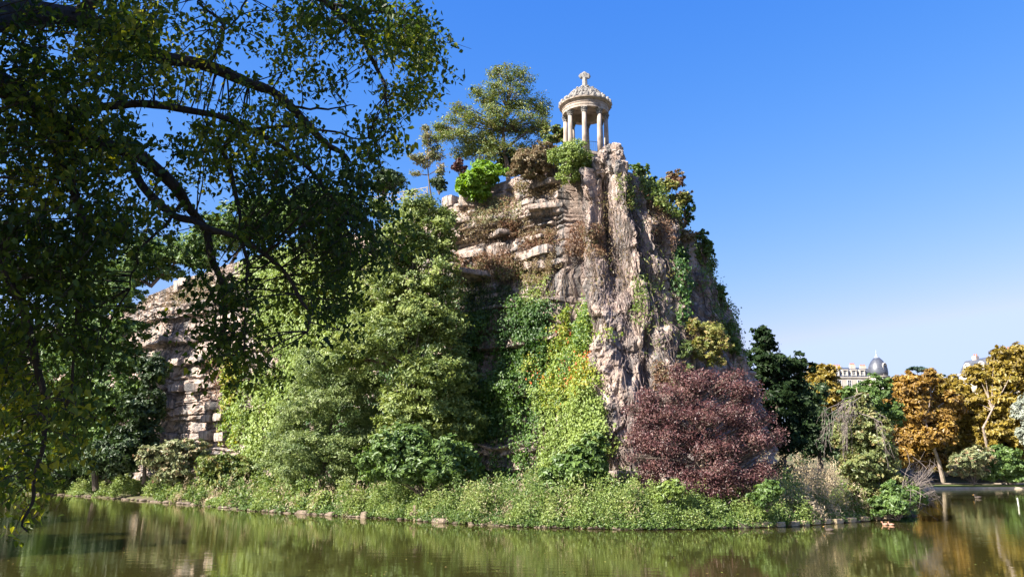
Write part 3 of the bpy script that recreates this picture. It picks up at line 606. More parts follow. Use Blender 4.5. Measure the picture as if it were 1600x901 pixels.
for px_, py_, w_, h_, out_ in [(938, 262, 16, 30, .2), (944, 246, 13, 22, .3), (952, 236, 13, 16, .4), (961, 234, 13, 18, .4), (966, 246, 12, 20, .4), (956, 256, 15, 26, .4), (970, 262, 11, 22, .3)]:
    p, n = cliff_at(px_, py_); k = MPP(py_, p[1]); g = G()
    g.blob((0, 0, 0), (w_ * k * .66, .55, h_ * k * .5), rng, 20, .42, 3.0, .7)
    o = g.build('rock_knob', M['rock'], cliff); o.location = P(px_, py_, min(p[1], 60.5) + .1) ; o.rotation_euler = (0, rng.normal() * .15, rng.uniform(0, 6))
for y_, xs_ in ((740, (952, 972, 993, 1012)), (752, (945, 962, 985, 1006)), (764, (950, 974, 998))):
    for c_, x_ in enumerate(xs_):
        p_, n_ = cliff_at(x_, 738); k_ = MPP(y_, p_[1]); rg = np.random.default_rng(900 + y_ * 10 + c_); g = G(); g.rockbox((9.5 * k_, .5, 5.0 * k_), rg, .10, (6, 3, 3))
        o = g.build('masonry_block', M['masonry'], cliff); o.location = P(x_, y_, p_[1] - .55 + rg.uniform(-.12, .12)); o.rotation_euler = (0, 0, rg.normal() * .06)

# ------------------------------------------------------------------ temple
TY = 63.0
tz = P(916, 238, TY - 1.7)[2]; tx = x_at(915.6, TY, tz + 2)
zc = P(916, 167, TY - 1.7)[2] - tz                     # column height
zk = P(916, 152.5, TY - 2.1)[2] - tz                   # underside of the cornice
zd = P(916, 147, TY - 1.6)[2] - tz
temple = thing('temple', 'small round stone temple with eight columns and a scaled dome on the cliff top', 'temple', (tx, TY, tz))
g = G(); g.lathe([(2.05, -1.6), (2.05, -.30), (2.18, -.30), (2.18, -.14), (2.0, -.14), (2.0, 0.0)], seg=40); g.build('stylobate', M['limestone'], temple)
for kx in range(8):
    a = radians(-9.3 + 45 * kx); cx, cy = 1.70 * sin(a), -1.70 * cos(a)
    g = G(); g.lathe([(0.21, 0.16), (0.207, 1.0), (0.196, zc * .55), (0.172, zc - .50)], seg=18); col = g.build('column', M['limestone'], temple, True); col.location = (cx, cy, 0)
    g = G(); g.box((-.24, -.24, 0), (.24, .24, .07), a); g.lathe([(.23, .07), (.235, .10), (.20, .13), (.205, .17), (.187, .18)], seg=18); g.build('column_base', M['limestone'], col)
    g = G(); z0 = zc - .50
    g.lathe([(.165, z0), (.175, z0 + .03), (.155, z0 + .04), (.165, z0 + .16), (.20, z0 + .26), (.17, z0 + .27), (.20, z0 + .36), (.25, z0 + .42)], seg=24, lobes=8, lob=0.09)
    rg = np.random.default_rng(kx)
    for lv, (rr, zz_) in enumerate(((.19, z0 + .14), (.225, z0 + .28), (.27, z0 + .40))):
        for j in range(8):
            b = (j + .5 * lv) * pi / 4; g.blob((rr * cos(b), rr * sin(b), zz_), (.05, .05, .06), rg, 4, .1)
    g.box((-.25, -.25, zc - .07), (.25, .25, zc + .004), a); g.build('capital', M['dome_stone'], col)
g = G(); R_in = 1.42
g.lathe([(R_in, zc), (1.93, zc), (1.93, zc + .20), (1.96, zc + .20), (1.96, zc + .40), (2.0, zc + .42), (2.0, zc + .46), (1.94, zc + .50), (1.94, zk), (R_in, zk), (R_in, zc)], seg=56, cap=False)
g.build('entablature', M['limestone'], temple)
g = G(); g.lathe([(1.8, zk + .002), (2.02, zk + .002), (2.05, zk + .06), (2.20, zk + .10), (2.22, zk + .20), (2.16, zk + .24), (1.6, zk + .26)], seg=64); g.build('cornice', M['limestone'], temple)
g = G(); zi = zk + .1                                            # coffered inside of the dome
g.lathe([(R_in, zk - .25), (1.3, zi + .25), (1.0, zi + .55), (.6, zi + .75), (.05, zi + .82)], seg=32, cap=False); g.build('ceiling_vault', M['limestone'], temple)
for kx in range(26):
    b = 2 * pi * kx / 26; rg = np.random.default_rng(50 + kx); g = G()
    g.blob((2.12 * sin(b), -2.12 * cos(b), zk + .34), (.16, .12, .21), rg, 6, .18, 2.2); g.blob((2.13 * sin(b), -2.13 * cos(b), zk + .22), (.17, .12, .08), rg, 5, .15); g.build('antefix', M['dome_stone'], temple)
zt = zk + .26; dome_prof = [(1.92, zt), (1.86, zt + .18), (1.74, zt + .34), (1.60, zt + .52), (1.50, zt + .58), (1.42, zt + .78), (1.28, zt + .98), (1.08, zt + 1.16), (.90, zt + 1.27), (.86, zt + 1.36), (.5, zt + 1.48), (.32, zt + 1.54)]
g = G(); g.lathe(dome_prof, seg=48); dome = g.build('dome', M['dome_stone'], temple, False)
dp = np.array(dome_prof); g = G(); rg = np.random.default_rng(7)
for zz_ in np.linspace(zt + .10, zt + 1.30, 9):
    rr = np.interp(zz_, dp[:, 1], dp[:, 0]); nk = int(2 * pi * rr / .27)
    for j in range(nk):
        b = 2 * pi * (j + rg.uniform(-.1, .1)) / nk + zz_ * 3; g.blob((rr * 1.005 * sin(b), -rr * 1.005 * cos(b), zz_), (.11, .09, .085), rg, 4, .12)
g.build('dome_scales', M['dome_stone'], dome, kind='stuff')
for kx in range(8):
    b = radians(13 + 45 * kx); rg = np.random.default_rng(80 + kx); g = G()
    g.blob((1.60 * sin(b), -1.60 * cos(b), zt + .60), (.13, .13, .20), rg, 6, .2); g.build('dome_knob', M['dome_stone'], dome)
for kx in range(12):
    b = radians(10 + 30 * kx); rg = np.random.default_rng(95 + kx); g = G()
    g.blob((.88 * sin(b), -.88 * cos(b), zt + 1.36), (.15, .15, .10), rg, 6, .25); g.build('dome_crest', M['dome_stone'], dome)
ct = P(916, 112.5, TY)[2] - tz; zb = zt + 1.50; rg = np.random.default_rng(3)
g = G(); g.lathe([(.34, zb), (.28, zb + .10), (.24, zb + .22), (.20, ct - .55)], seg=8)
zm = ct - .40; g.box((-.14, -.12, zm - .2), (.14, .12, ct - .14)); g.box((-.36, -.115, zm - .11), (.36, .115, zm + .11))
for q in ((-.36, zm), (.36, zm), (0, ct - .12), (-.30, zm + .10), (.30, zm + .10), (-.30, zm - .10), (.30, zm - .10), (-.11, ct - .2), (.11, ct - .2), (.15, zm + .13), (-.15, zm + .13), (.15, zm - .13), (-.15, zm - .13)):
    g.blob((q[0], 0, q[1]), (.155, .13, .155), rg, 6, .25)
g.build('cross', M['dome_stone'], temple)
g = G(); 
for zr_ in (.95, .12):
    th = np.linspace(0, 2 * pi, 49); g.tube(np.stack([1.72 * np.sin(th), -1.72 * np.cos(th), th * 0 + zr_], -1), .022, 4, False)
for kx in range(72):
    b = 2 * pi * kx / 72; g.tube([[1.72 * sin(b), -1.72 * cos(b), .12], [1.72 * sin(b), -1.72 * cos(b), .95]], .011, 4, False)
g.build('iron_railing', M['iron'], temple)

# ------------------------------------------------------------------ cliff top railing
fy = 75.0
ff = thing('railing', 'pale imitation wood railing with crossed sticks along the cliff top', 'railing', P(597, 318, fy))
fo = P(597, 318, fy); FP = [(584, 308, 320), (597, 305, 317.5), (613, 302.3, 315), (631, 299, 312), (649, 296, 308.5), (668, 292.5, 304.5)]
FYs = np.linspace(76.5, 73.5, 6)
tp = [P(a, b, y) - fo for (a, b, c), y in zip(FP, FYs)]; bt = [P(a, c, y) - fo for (a, b, c), y in zip(FP, FYs)]
for a, b in zip(tp, bt):
    g = G(); g.tube([b - [0, 0, .5], a + [0, 0, .08]], [.06, .05], 7); g.build('post', M['faux_wood'], ff)
for i_ in range(5):
    rg = np.random.default_rng(i_)
    for f, r_, nm in ((0.98, .045, 'top_rail'), (0.12, .045, 'bottom_rail')):
        g = G(); g.tube(bez(bt[i_] + (tp[i_] - bt[i_]) * f, bt[i_ + 1] + (tp[i_ + 1] - bt[i_ + 1]) * f, 0, rg, 4, .01), r_, 6); g.build(nm, M['faux_wood'], ff)
    pt = lambda u, v: (bt[i_] * (1 - u) + bt[i_ + 1] * u) * (1 - v) + (tp[i_] * (1 - u) + tp[i_ + 1] * u) * v
    for u0, v0, u1, v1 in ((0, .2, .45, .95), (.25, .55, .6, .15), (.45, .95, .75, .45), (.6, .15, 1, .9), (.1, .6, .4, .6), (.8, .55, 1, .3)):
        g = G(); g.tube([pt(u0, v0), pt((u0 + u1) / 2 + .03, (v0 + v1) / 2), pt(u1, v1)], .027, 5); g.build('crossed_stick', M['faux_wood'], ff)

# ------------------------------------------------------------------ buildings beyond the trees
def window(root, x, z, w, h, y=0.0, arch=False, bars=1):
    g = G(); t = .10
    g.box((x - w / 2 - t, y - .12, z), (x - w / 2, y + .05, z + h)); g.box((x + w / 2, y - .12, z), (x + w / 2 + t, y + .05, z + h))
    g.box((x - w / 2 - t, y - .12, z + h), (x + w / 2 + t, y + .05, z + h + t)); g.box((x - w / 2 - t - .04, y - .2, z - .1), (x + w / 2 + t + .04, y + .05, z - .002))
    if arch:
        th = np.linspace(0, pi, 9); g.tube(np.stack([x + (w / 2 + .05) * np.cos(th), th * 0 + y - .06, z + h + t + (w / 2) * np.sin(th)], -1), .09, 5)
    for b in range(bars): xb = x - w / 2 + w * (b + 1) / (bars + 1); g.box((xb - .035, y - .07, z), (xb + .035, y - .032, z + h))
    g.box((x - w / 2, y - .068, z + h * .62), (x + w / 2, y - .034, z + h * .62 + .06))
    f = g.build('window', M['frame'], root)
    g = G(); g.box((x - w / 2, y - .03, z + .002), (x + w / 2, y + .04, z + h - .002)); g.build('pane', M['glass'], f); return f
DY = 258.0; zr = lambda row, Y=DY, px=1370: P(px, row, Y)[2]
dz0 = 13.0; D = thing('domed_building', 'pale apartment house with a slate dome over its round corner tower', 'building', (x_at(1370, DY, 38), DY, dz0))
zco = zr(588) - dz0; R_ = 3.05
g = G(); g.lathe([(R_, 0), (R_, zco - 3.3), (R_ + .18, zco - 3.25), (R_ + .18, zco - 3.0), (R_, zco - 2.95), (R_, zco - .5), (R_ + .35, zco - .35), (R_ + .4, zco), (R_ - .2, zco + .02)], seg=28); g.build('tower_wall', M['render'], D)
zt0, zt1, ztip = zco + .02, zr(559) - dz0, zr(546) - dz0; Hd = zt1 - zt0
g = G(); g.lathe([(R_ - .15, zt0), (R_ - .02, zt0 + Hd * .2), (R_ - .12, zt0 + Hd * .42), (R_ - .55, zt0 + Hd * .64), (R_ - 1.25, zt0 + Hd * .84), (R_ - 2.1, zt1)], seg=32); g.build('dome', M['slate'], D, True)
g = G(); g.lathe([(1.25, zt1 - .55), (1.0, zt1 - .1), (.62, zt1 + .35), (.28, zt1 + .9), (.12, zt1 + 1.3), (.16, zt1 + 1.45), (.04, ztip)], seg=14); g.build('finial', M['zinc'], D, True)
# arched dormer on the dome, facing slightly right
dm = bpy.data.objects.new('dome_dormer', None); COL.objects.link(dm); dm.parent = D; dm.rotation_euler = (0, 0, radians(28)); dm.location = (0, 0, 0)
ar = thing('dormer_surround', None, None); ar.parent = dm
bpy.data.objects.remove(ar)
yb = -(R_ - .25); g = G(); zq = zco + .1; hq = Hd * .52
g.box((-1.0, yb, zq), (-.55, yb + 1.6, zq + hq)); g.box((.55, yb, zq), (1.0, yb + 1.6, zq + hq)); g.box((-.55, yb + .15, zq), (.55, yb + 1.6, zq + .5)); g.box((-.545, yb + .1, zq + hq - .2), (.545, yb + 1.6, zq + hq + .35))
th = np.linspace(0, pi, 11); g.tube(np.stack([0.8 * np.cos(th), th * 0 + yb + .15, zq + hq + .8 * np.sin(th)], -1), .27, 6)
g.build('dormer_wall', M['trim'], dm); window(dm, 0, zq + .55, .9, hq - .8, yb + .3)
for ang, ww in ((-52, .9), (-14, 1.0), (24, 1.0), (58, .9)):
    h_ = bpy.data.objects.new('tower_bay', None); COL.objects.link(h_); h_.parent = D; h_.rotation_euler = (0, 0, radians(ang))
    window(h_, 0, zco - 2.75, ww, 2.0, -R_ + .05); window(h_, 0, zco - 6.2, ww, 2.2, -R_ + .05)
zm0, zm1 = zr(590, DY, 1330) - dz0, zr(573.5, DY, 1330) - dz0
g = G(); g.box((-17, .2, 0), (-2.2, 9.5, zm0)); g.build('wing_wall', M['render'], D)
g = G(); g.box((-17.15, -.1, zm0 + .002), (-2.3, 9.7, zm0 + .32)); g.build('wing_cornice', M['trim'], D)
g = G(); z_a = zm0 + .325; g.add([[-17, .25, z_a], [-2.4, .25, z_a], [-2.4, 9.4, z_a], [-17, 9.4, z_a], [-16.6, 1.5, zm1 - .3], [-2.4, 1.5, zm1 - .3], [-2.4, 8.2, zm1 - .3], [-16.6, 8.2, zm1 - .3], [-15.5, 4.8, zm1 + .5], [-2.4, 4.8, zm1 + .5]],
      [[0, 1, 5, 4], [2, 3, 7, 6], [4, 5, 9, 8], [6, 7, 8, 9], [1, 2, 6, 5], [3, 0, 4, 7], [0, 3, 2, 1]], [[5, 6, 9], [7, 4, 8]]); wr = g.build('mansard_roof', M['slate'], D)
for xx in (-13.2, -10.4, -7.6, -4.9):
    g = G(); g.box((xx - .85, .22, z_a + .35), (xx - .55, 1.6, z_a + 2.1)); g.box((xx + .55, .22, z_a + .35), (xx + .85, 1.6, z_a + 2.1)); g.box((xx - .95, .12, z_a + 2.1), (xx + .95, 1.8, z_a + 2.45)); g.box((xx - .55, .6, z_a + .35), (xx + .55, 1.6, z_a + .6))
    d_ = g.build('dormer', M['trim'], D); window(d_, xx, z_a + .62, .9, 1.4, .5)
for xx in (-12.6, -9.4, -6.2, -3.9): window(D, xx, zm0 - 3.0, 1.1, 2.3, .2); window(D, xx, zm0 - 6.4, 1.1, 2.4, .2)
for xx, w_, zt_ in ((-7.0, .8, zr(568, DY, 1335) - dz0), (-3.6, .9, zr(570, DY, 1345) - dz0), (-12, 1.1, zr(570, DY, 1320) - dz0)):
    g = G(); g.box((xx - w_, 2.2, z_a + .5), (xx + w_, 3.2, zt_)); ch = g.build('chimney', M['brick'], D)
    for q in range(4):
        g = G(); g.lathe([(.15, 0), (.18, .05), (.13, .5), (.17, .55)], (xx - w_ * .75 + q * w_ * .5, 2.7, zt_ - .004), 8); g.build('chimney_pot', M['pot'], ch)
# the second house, seen along its front between the orange trees
HY = 215.0; hz0 = 12.0; hz = lambda row, px=1500: P(px, row, HY)[2] - hz0
H = thing('mansard_house', 'white apartment house with a slate mansard, between two orange trees at right', 'building', (x_at(1497, HY, 30), HY, hz0))
H.rotation_euler = (0, 0, radians(-66)); Lh = 30.0
ze, zrf = hz(586), hz(564.5)
g = G(); g.box((0, 0, 0), (Lh, 12, ze)); g.build('house_wall', M['render'], H)
g = G(); g.box((-.15, -.35, ze + .002), (Lh + .1, 12.2, ze + .35)); g.build('cornice', M['trim'], H)
z_b = ze + .355; g = G()
g.add([[0, .1, z_b], [Lh, .1, z_b], [Lh, 11.9, z_b], [0, 11.9, z_b], [1.0, 1.6, zrf], [Lh, 1.6, zrf], [Lh, 10.4, zrf], [1.0, 10.4, zrf], [2.4, 6, zrf + .9], [Lh, 6, zrf + .9]],
      [[0, 1, 5, 4], [2, 3, 7, 6], [4, 5, 9, 8], [6, 7, 8, 9], [1, 2, 6, 5], [3, 0, 4, 7], [0, 3, 2, 1]], [[5, 6, 9], [7, 4, 8]]); g.build('mansard_roof', M['slate'], H)
for xx in np.arange(2.6, Lh - 1, 4.0):
    g = G(); g.box((xx - .95, .0, z_b + .3), (xx - .55, 1.7, z_b + 1.9)); g.box((xx + .55, .0, z_b + .3), (xx + .95, 1.7, z_b + 1.9)); g.box((xx - .55, .35, z_b + .3), (xx + .55, 1.6, z_b + .55))
    th = np.linspace(0, pi, 9); g.tube(np.stack([xx + .78 * np.cos(th), th * 0 + .12, z_b + 1.85 + .6 * np.sin(th)], -1), .22, 6); g.box((xx - .9, .2, z_b + 1.9), (xx + .9, 1.8, z_b + 2.3))
    d_ = g.build('dormer', M['trim'], H); window(d_, xx, z_b + .57, .95, 1.25, .3)
    for fl in range(5): window(H, xx, ze - 3.0 - fl * 3.2, 1.1, 2.0, 0.0)
for fl in (1, 3):
    zz_ = ze - 3.2 - fl * 3.2; g = G(); g.box((0.5, -.8, zz_ - .18), (Lh - .5, .0, zz_ - .02)); g.tube([[.5, -.75, zz_ + .9], [Lh - .5, -.75, zz_ + .9]], .03, 4)
    for q in np.arange(.5, Lh - .4, .3): g.box((q, -.765, zz_), (q + .03, -.735, zz_ + .9))
    g.build('balcony', M['iron'], H)
g = G(); g.add([[7.2, -.02, ze - 4.1], [10.2, -.02, ze - 4.1], [10.2, -1.0, ze - 4.9], [7.2, -1.0, ze - 4.9], [7.2, -.02, ze - 4.2], [10.2, -.02, ze - 4.2], [10.2, -1.0, ze - 5.0], [7.2, -1.0, ze - 5.0]], [[0, 1, 2, 3], [7, 6, 5, 4], [3, 2, 6, 7], [0, 3, 7, 4], [2, 1, 5, 6]]); g.build('awning', M['awning'], H)
for xx, ln in ((2.0, .6), (9.5, 2.8)):
    g = G(); zt_ = zrf + (1.3 if ln < 1 else 2.0); g.box((xx, 3.2, zrf - .4), (xx + ln * 2, 4.4, zt_)); ch = g.build('chimney', M['brick'], H)
    for q in range(2 if ln < 1 else 8):
        g = G(); g.lathe([(.16, 0), (.19, .06), (.14, .55), (.18, .6)], (xx + .35 + q * .68, 3.8, zt_ - .004), 8); g.build('chimney_pot', M['pot'], ch)

# ------------------------------------------------------------------ plants on the cliff top
def top_z(px, py, Y): return P(px, py, Y)
tree('locust_tree', 'tall airy locust tree on the cliff top left of the temple', 'tree', (793, 285), 72,
     [(798, 122, 34, 24), (768, 150, 48, 30, -1), (828, 158, 34, 28, 1), (735, 192, 46, 24, -1), (790, 192, 52, 34), (838, 205, 26, 28, 1), (705, 215, 32, 18, -1), (770, 236, 50, 24), (735, 240, 30, 20, 1), (815, 242, 30, 24, 1), (850, 175, 16, 20, 1), (690, 205, 18, 14), (755, 215, 30, 20, 1), (720, 170, 20, 14)],
     'olive', 21000, .14, 101, .26, 'bark', per=9, twigs=2, per_clump=16, shell=.5, clump=.36, flat=.5, wid=.5, trunk_pts=[(795, 292, 72), (793, 262, 72), (788, 235, 72), (786, 205, 72), (792, 170, 72), (797, 130, 72)])
tree('thin_tree', 'slender sparse tree on the cliff top beside the railing', 'tree', (674, 304), 75,
     [(668, 222, 18, 18), (652, 252, 18, 15), (684, 246, 16, 16), (668, 205, 9, 9), (650, 272, 12, 8), (690, 268, 10, 10)], 'sage', 1900, .17, 102, .09, 'bark', per=6, twigs=2, per_clump=12, shell=.5, clump=.3, flat=.5)
bush('rounded_shrub', 'dark rounded shrub on the cliff top behind the railing', [(610, 283, 34, 20), (590, 292, 20, 14)], 84, 'dark', 5200, .22, 103)
bush('small_dark_shrub', 'small dark shrub at the foot of the slender cliff top tree', [(683, 285, 14, 13), (690, 292, 10, 8)], 73.5, 'dark', 1500, .18, 104)
bush('bright_bush', 'bright green leafy bush overhanging the cliff top left of the dry one', [(748, 283, 34, 28), (722, 288, 18, 14), (768, 268, 22, 18), (742, 305, 22, 14)], 66.5, 'bright', 6500, .26, 105, per=9, shell=.12)
bush('ivy_bush', 'dense round green bush at the foot of the temple', [(890, 252, 32, 29), (872, 244, 18, 16), (905, 261, 16, 18)], 60.2, 'ivy_light', 9000, .12, 106, per=10, shell=.12)
bush('dry_bush', 'brown dried bush trailing over the cliff top between the two green ones', [(832, 250, 32, 24), (850, 240, 24, 18), (815, 268, 22, 16), (845, 272, 26, 16)], 63, 'dry', 7500, .20, 107, wid=.3, droop=1.2, shell=.2)
bush('purple_shrub', 'dark purple leaved shrub behind the bright bush under the locust tree', [(715, 262, 12, 14), (727, 268, 10, 9)], 71, 'plum', 900, .18, 108)
tree('low_tree', 'small olive tree behind the temple columns at their left', 'tree', (862, 235), 69, [(865, 205, 18, 12), (880, 216, 20, 13), (856, 220, 16, 14)], 'olive', 1900, .18, 109, .08, twigs=1, shell=.4)
bush('dark_undershrub', 'dark blue green shrub under the locust tree crown', [(795, 255, 24, 16), (775, 262, 14, 10), (820, 258, 14, 10)], 73, 'dark', 2600, .18, 110)
# right flank of the cliff
def on_cliff(name, label, lobes, mat, n, leaf, seed, off=-0.6, **k):
    p, _ = cliff_at(lobes[0][0], lobes[0][1]); return bush(name, label, lobes, max(52.0, p[1]) + off, mat, n, leaf, seed, **k)
bush('flank_shrub', 'green shrub just right of the rock pinnacle beside the temple', [(1000, 270, 16, 13), (990, 262, 10, 7), (1015, 284, 12, 10)], 62, 'mid', 1700, .17, 111)
bush('flank_shrub', 'yellow green shrub high on the right edge of the cliff', [(1040, 292, 18, 16), (1060, 312, 16, 14), (1028, 300, 12, 12)], 63, 'yellowtree', 2000, .17, 112)
tree('red_tipped_tree', 'small reddish tree on the right skyline of the cliff', 'tree', (1058, 320), 64, [(1060, 285, 18, 16), (1050, 275, 10, 9), (1072, 305, 12, 12)], 'dryred', 1300, .16, 113, .06, twigs=1)
bush('flank_shrub', 'dark blue green shrub hanging under the reddish tree on the cliff edge', [(1070, 325, 16, 20), (1078, 340, 8, 12), (1055, 335, 12, 12)], 65, 'mid', 1900, .17, 114)
bush('flank_shrub', 'dark green shrub standing out from the cliff edge halfway down', [(1100, 380, 14, 20), (1108, 395, 8, 12), (1092, 368, 10, 10)], 66, 'mid', 1600, .17, 115)
bush('flank_shrub', 'dry tan tuft on the shoulder of the cliff right edge', [(1076, 372, 18, 12), (1062, 366, 12, 8)], 61.5, 'dry', 1200, .17, 116, wid=.3)
bush('flank_shrub', 'narrow dark shrub on the shaded lower right edge of the cliff', [(1124, 462, 12, 16), (1132, 480, 8, 10)], 67, 'mid', 1100, .17, 117)
bush('flank_shrub', 'shaded shrub low on the right edge just above the yellowing tree', [(1140, 515, 12, 16), (1148, 545, 10, 18)], 66, 'mid', 1200, .17, 118)
tree('yellowing_tree', 'small yellowing tree on the lower right of the cliff above the purple tree', 'tree', (1106, 585), 57.2, [(1104, 520, 30, 22), (1085, 512, 16, 16), (1122, 540, 20, 20), (1095, 545, 20, 18), (1112, 565, 20, 16)], 'yellowtree', 6500, .12, 119, .09, 'bark', twigs=1, shell=.35)
bush('fern_shrub', 'feathery light green shrub left of the yellowing tree', [(1070, 548, 10, 22), (1060, 556, 10, 10), (1076, 575, 12, 12)], 56.6, 'greygreen', 1300, .16, 120, wid=.35)
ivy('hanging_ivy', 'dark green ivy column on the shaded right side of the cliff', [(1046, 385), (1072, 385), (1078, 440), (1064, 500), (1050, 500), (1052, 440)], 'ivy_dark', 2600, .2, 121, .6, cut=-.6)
ivy('flank_growth', 'scrubby green growth along the upper right edge of the cliff', [(1000, 275), (1040, 285), (1085, 345), (1120, 410), (1095, 420), (1060, 350), (1010, 310)], 'olive', 3600, .15, 122, .9, cat='plants', hang=.2, cut=-.15, soft=.9)
ivy('flank_growth', 'dark scrubby growth down the lower right edge of the cliff', [(1095, 400), (1125, 420), (1165, 560), (1140, 580), (1105, 470)], 'mid', 3600, .15, 123, .9, cat='plants', hang=.3, cut=-.1, soft=.9)
# ivy and creepers on the front
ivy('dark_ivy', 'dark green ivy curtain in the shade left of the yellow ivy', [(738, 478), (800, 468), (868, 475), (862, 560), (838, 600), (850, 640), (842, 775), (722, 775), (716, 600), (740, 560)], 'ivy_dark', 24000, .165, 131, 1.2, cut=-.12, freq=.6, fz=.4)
ivy('yellow_ivy', 'bright yellow green ivy curtain hanging down the cliff front', [(880, 478), (905, 455), (925, 480), (940, 515), (936, 600), (920, 640), (870, 640), (828, 606), (842, 560), (862, 560)], 'ivy_yellow', 17000, .14, 132, 1.4, cut=.04, freq=.85, fz=.28, patch=.1)
ivy('green_ivy', 'fresh green ivy below the yellow curtain, above the leafy bush', [(830, 600), (936, 595), (952, 680), (948, 778), (845, 778), (850, 650)], 'ivy_light', 15000, .15, 142, 1.4, cut=.0, freq=.85, fz=.3, patch=.1)
ivy('red_creeper', 'red and orange creeper leaves on the upper yellow ivy', [(868, 520), (900, 520), (925, 560), (912, 615), (880, 600), (856, 590)], 'red', 700, .14, 133, 1.5, cut=.02)
ivy('red_creeper', 'red creeper tufts on the dark ivy beside the yellow curtain', [(828, 560), (850, 560), (846, 590), (826, 590)], 'red', 60, .15, 134, 1.3, cut=-.1)
ivy('creeper', 'green creeper patch on the rock above the yellow ivy', [(840, 420), (868, 425), (868, 478), (845, 500), (812, 480)], 'ivy_light', 900, .15, 135, .5, cut=.08)
ivy('light_ivy', 'bright light green ivy wall on the cliff behind the hanging boughs', [(395, 385), (490, 370), (560, 350), (560, 480), (520, 560), (470, 620), (420, 745), (382, 730), (385, 640), (440, 560), (400, 500)], 'ivy_light', 30000, .26, 137, 1.6, cut=-.6)
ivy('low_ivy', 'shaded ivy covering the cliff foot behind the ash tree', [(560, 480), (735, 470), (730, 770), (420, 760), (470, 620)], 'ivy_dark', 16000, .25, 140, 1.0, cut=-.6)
ivy('left_ivy', 'yellow green ivy strand on the left bedded cliff', [(345, 560), (380, 545), (392, 600), (372, 690), (352, 690), (350, 620)], 'ivy_yellow', 3200, .26, 138, .8, cut=-.3)
ivy('left_creeper', 'dry reddish creeper beside the ivy strand on the left cliff', [(318, 560), (350, 555), (352, 620), (330, 640), (316, 610)], 'dryred', 700, .24, 139, .5, cut=.0)
# dry plants on the ledges
LEDGE = [('dry brown plants along the ledge under the bright bush', [(758, 318), (812, 312), (815, 345), (770, 352), (740, 350)], 'sage', 900),
         ('reddish dried plants on the middle ledge of the bedded cliff', [(792, 350), (872, 355), (875, 385), (800, 378)], 'dryred', 1700),
         ('dry brown plants on the long lower ledge of the bedded cliff', [(716, 398), (800, 396), (815, 430), (722, 440)], 'dryred', 2400),
         ('tan dried plants on the ledge right of the long lower one', [(795, 400), (870, 390), (872, 425), (812, 440)], 'dry', 1500),
         ('reddish dried bush in the hollow of the fluted rock', [(890, 350), (938, 352), (945, 400), (900, 412), (888, 385)], 'dryred', 2000),
         ('dried plants hanging from the dark bedding line', [(800, 290), (880, 288), (882, 300), (800, 305)], 'dry', 800),
         ('dark scrub on the shelf above the dark ivy', [(718, 448), (800, 446), (812, 470), (720, 480)], 'dark', 1600),
         ('dry tufts on the ledge above the left cliff', [(222, 452), (330, 440), (340, 470), (225, 475)], 'dry', 1500),
         ('green scrub on the top of the left cliff', [(285, 440), (335, 428), (345, 470), (300, 478)], 'sage', 900),
         ('yellow tufts high on the right of the fluted rock', [(968, 270), (990, 280), (990, 330), (972, 320)], 'olive', 600),
         ('dry scrub in the upper right folds of the fluted rock', [(1000, 300), (1050, 320), (1050, 390), (1015, 370)], 'dryred', 1500),
         ('rust coloured grass at the foot of the fluted rock', [(1012, 560), (1060, 560), (1065, 600), (1015, 600)], 'dryred', 900),
         ('dry brown plants over the upper beds left of the cleft', [(715, 330), (790, 325), (870, 360), (870, 380), (780, 365), (715, 380)], 'dry', 1500),
         ('olive tufts along the lower beds above the dark ivy', [(715, 425), (860, 415), (860, 475), (715, 475)], 'olive', 1600),
         ('brown dry plants down the middle of the fluted rock', [(930, 300), (975, 300), (985, 450), (960, 560), (935, 470)], 'dry', 700),
         ('olive and rust tufts on the right ribs of the fluted rock', [(985, 330), (1045, 380), (1050, 520), (1010, 560), (990, 450)], 'olive', 500),
         ('dry scrub low on the shaded right side of the cliff', [(1060, 420), (1110, 430), (1130, 560), (1070, 560)], 'dryred', 1100),
         ('green weeds scattered on the fluted rock', [(985, 420), (1015, 430), (1010, 520), (990, 500)], 'ivy_light', 420)]
for q, (lb, po, mt, n_) in enumerate(LEDGE):
    ivy('ledge_plants', lb, po, mt, n_, .20, 150 + q, .55, cat='plants', wid=.32, hang=.1, cut=-.2, soft=.9)
# brown leafless creeper stems hanging down the tower
rng = np.random.default_rng(170); i = cliff_pick([(905, 300), (985, 240), (1060, 360), (1060, 560), (1010, 640), (1000, 735), (950, 735), (945, 560), (925, 470)], 430, rng); g = G()
for a in i:
    ui, vi = divmod(int(a), NV); n_ = int(rng.integers(14, 44)); pp = []; lat = 0.0
    for q in range(0, n_, 3):
        vk = vi - q
        if vk < 1: break
        lat += rng.normal() * .05; pp.append(FV[ui, vk] + FN[ui, vk] * np.array([1, 1, .2]) * rng.uniform(.06, .22) + np.array([lat, 0, 0]))
    if len(pp) > 3: g.tube(pp, np.linspace(.022, .012, len(pp)), 3, False)
o = g.build('dry_creeper', M['vine_twig']); tag(o, 'brown leafless creeper stems hanging over the fluted rock', 'creeper', kind='stuff')

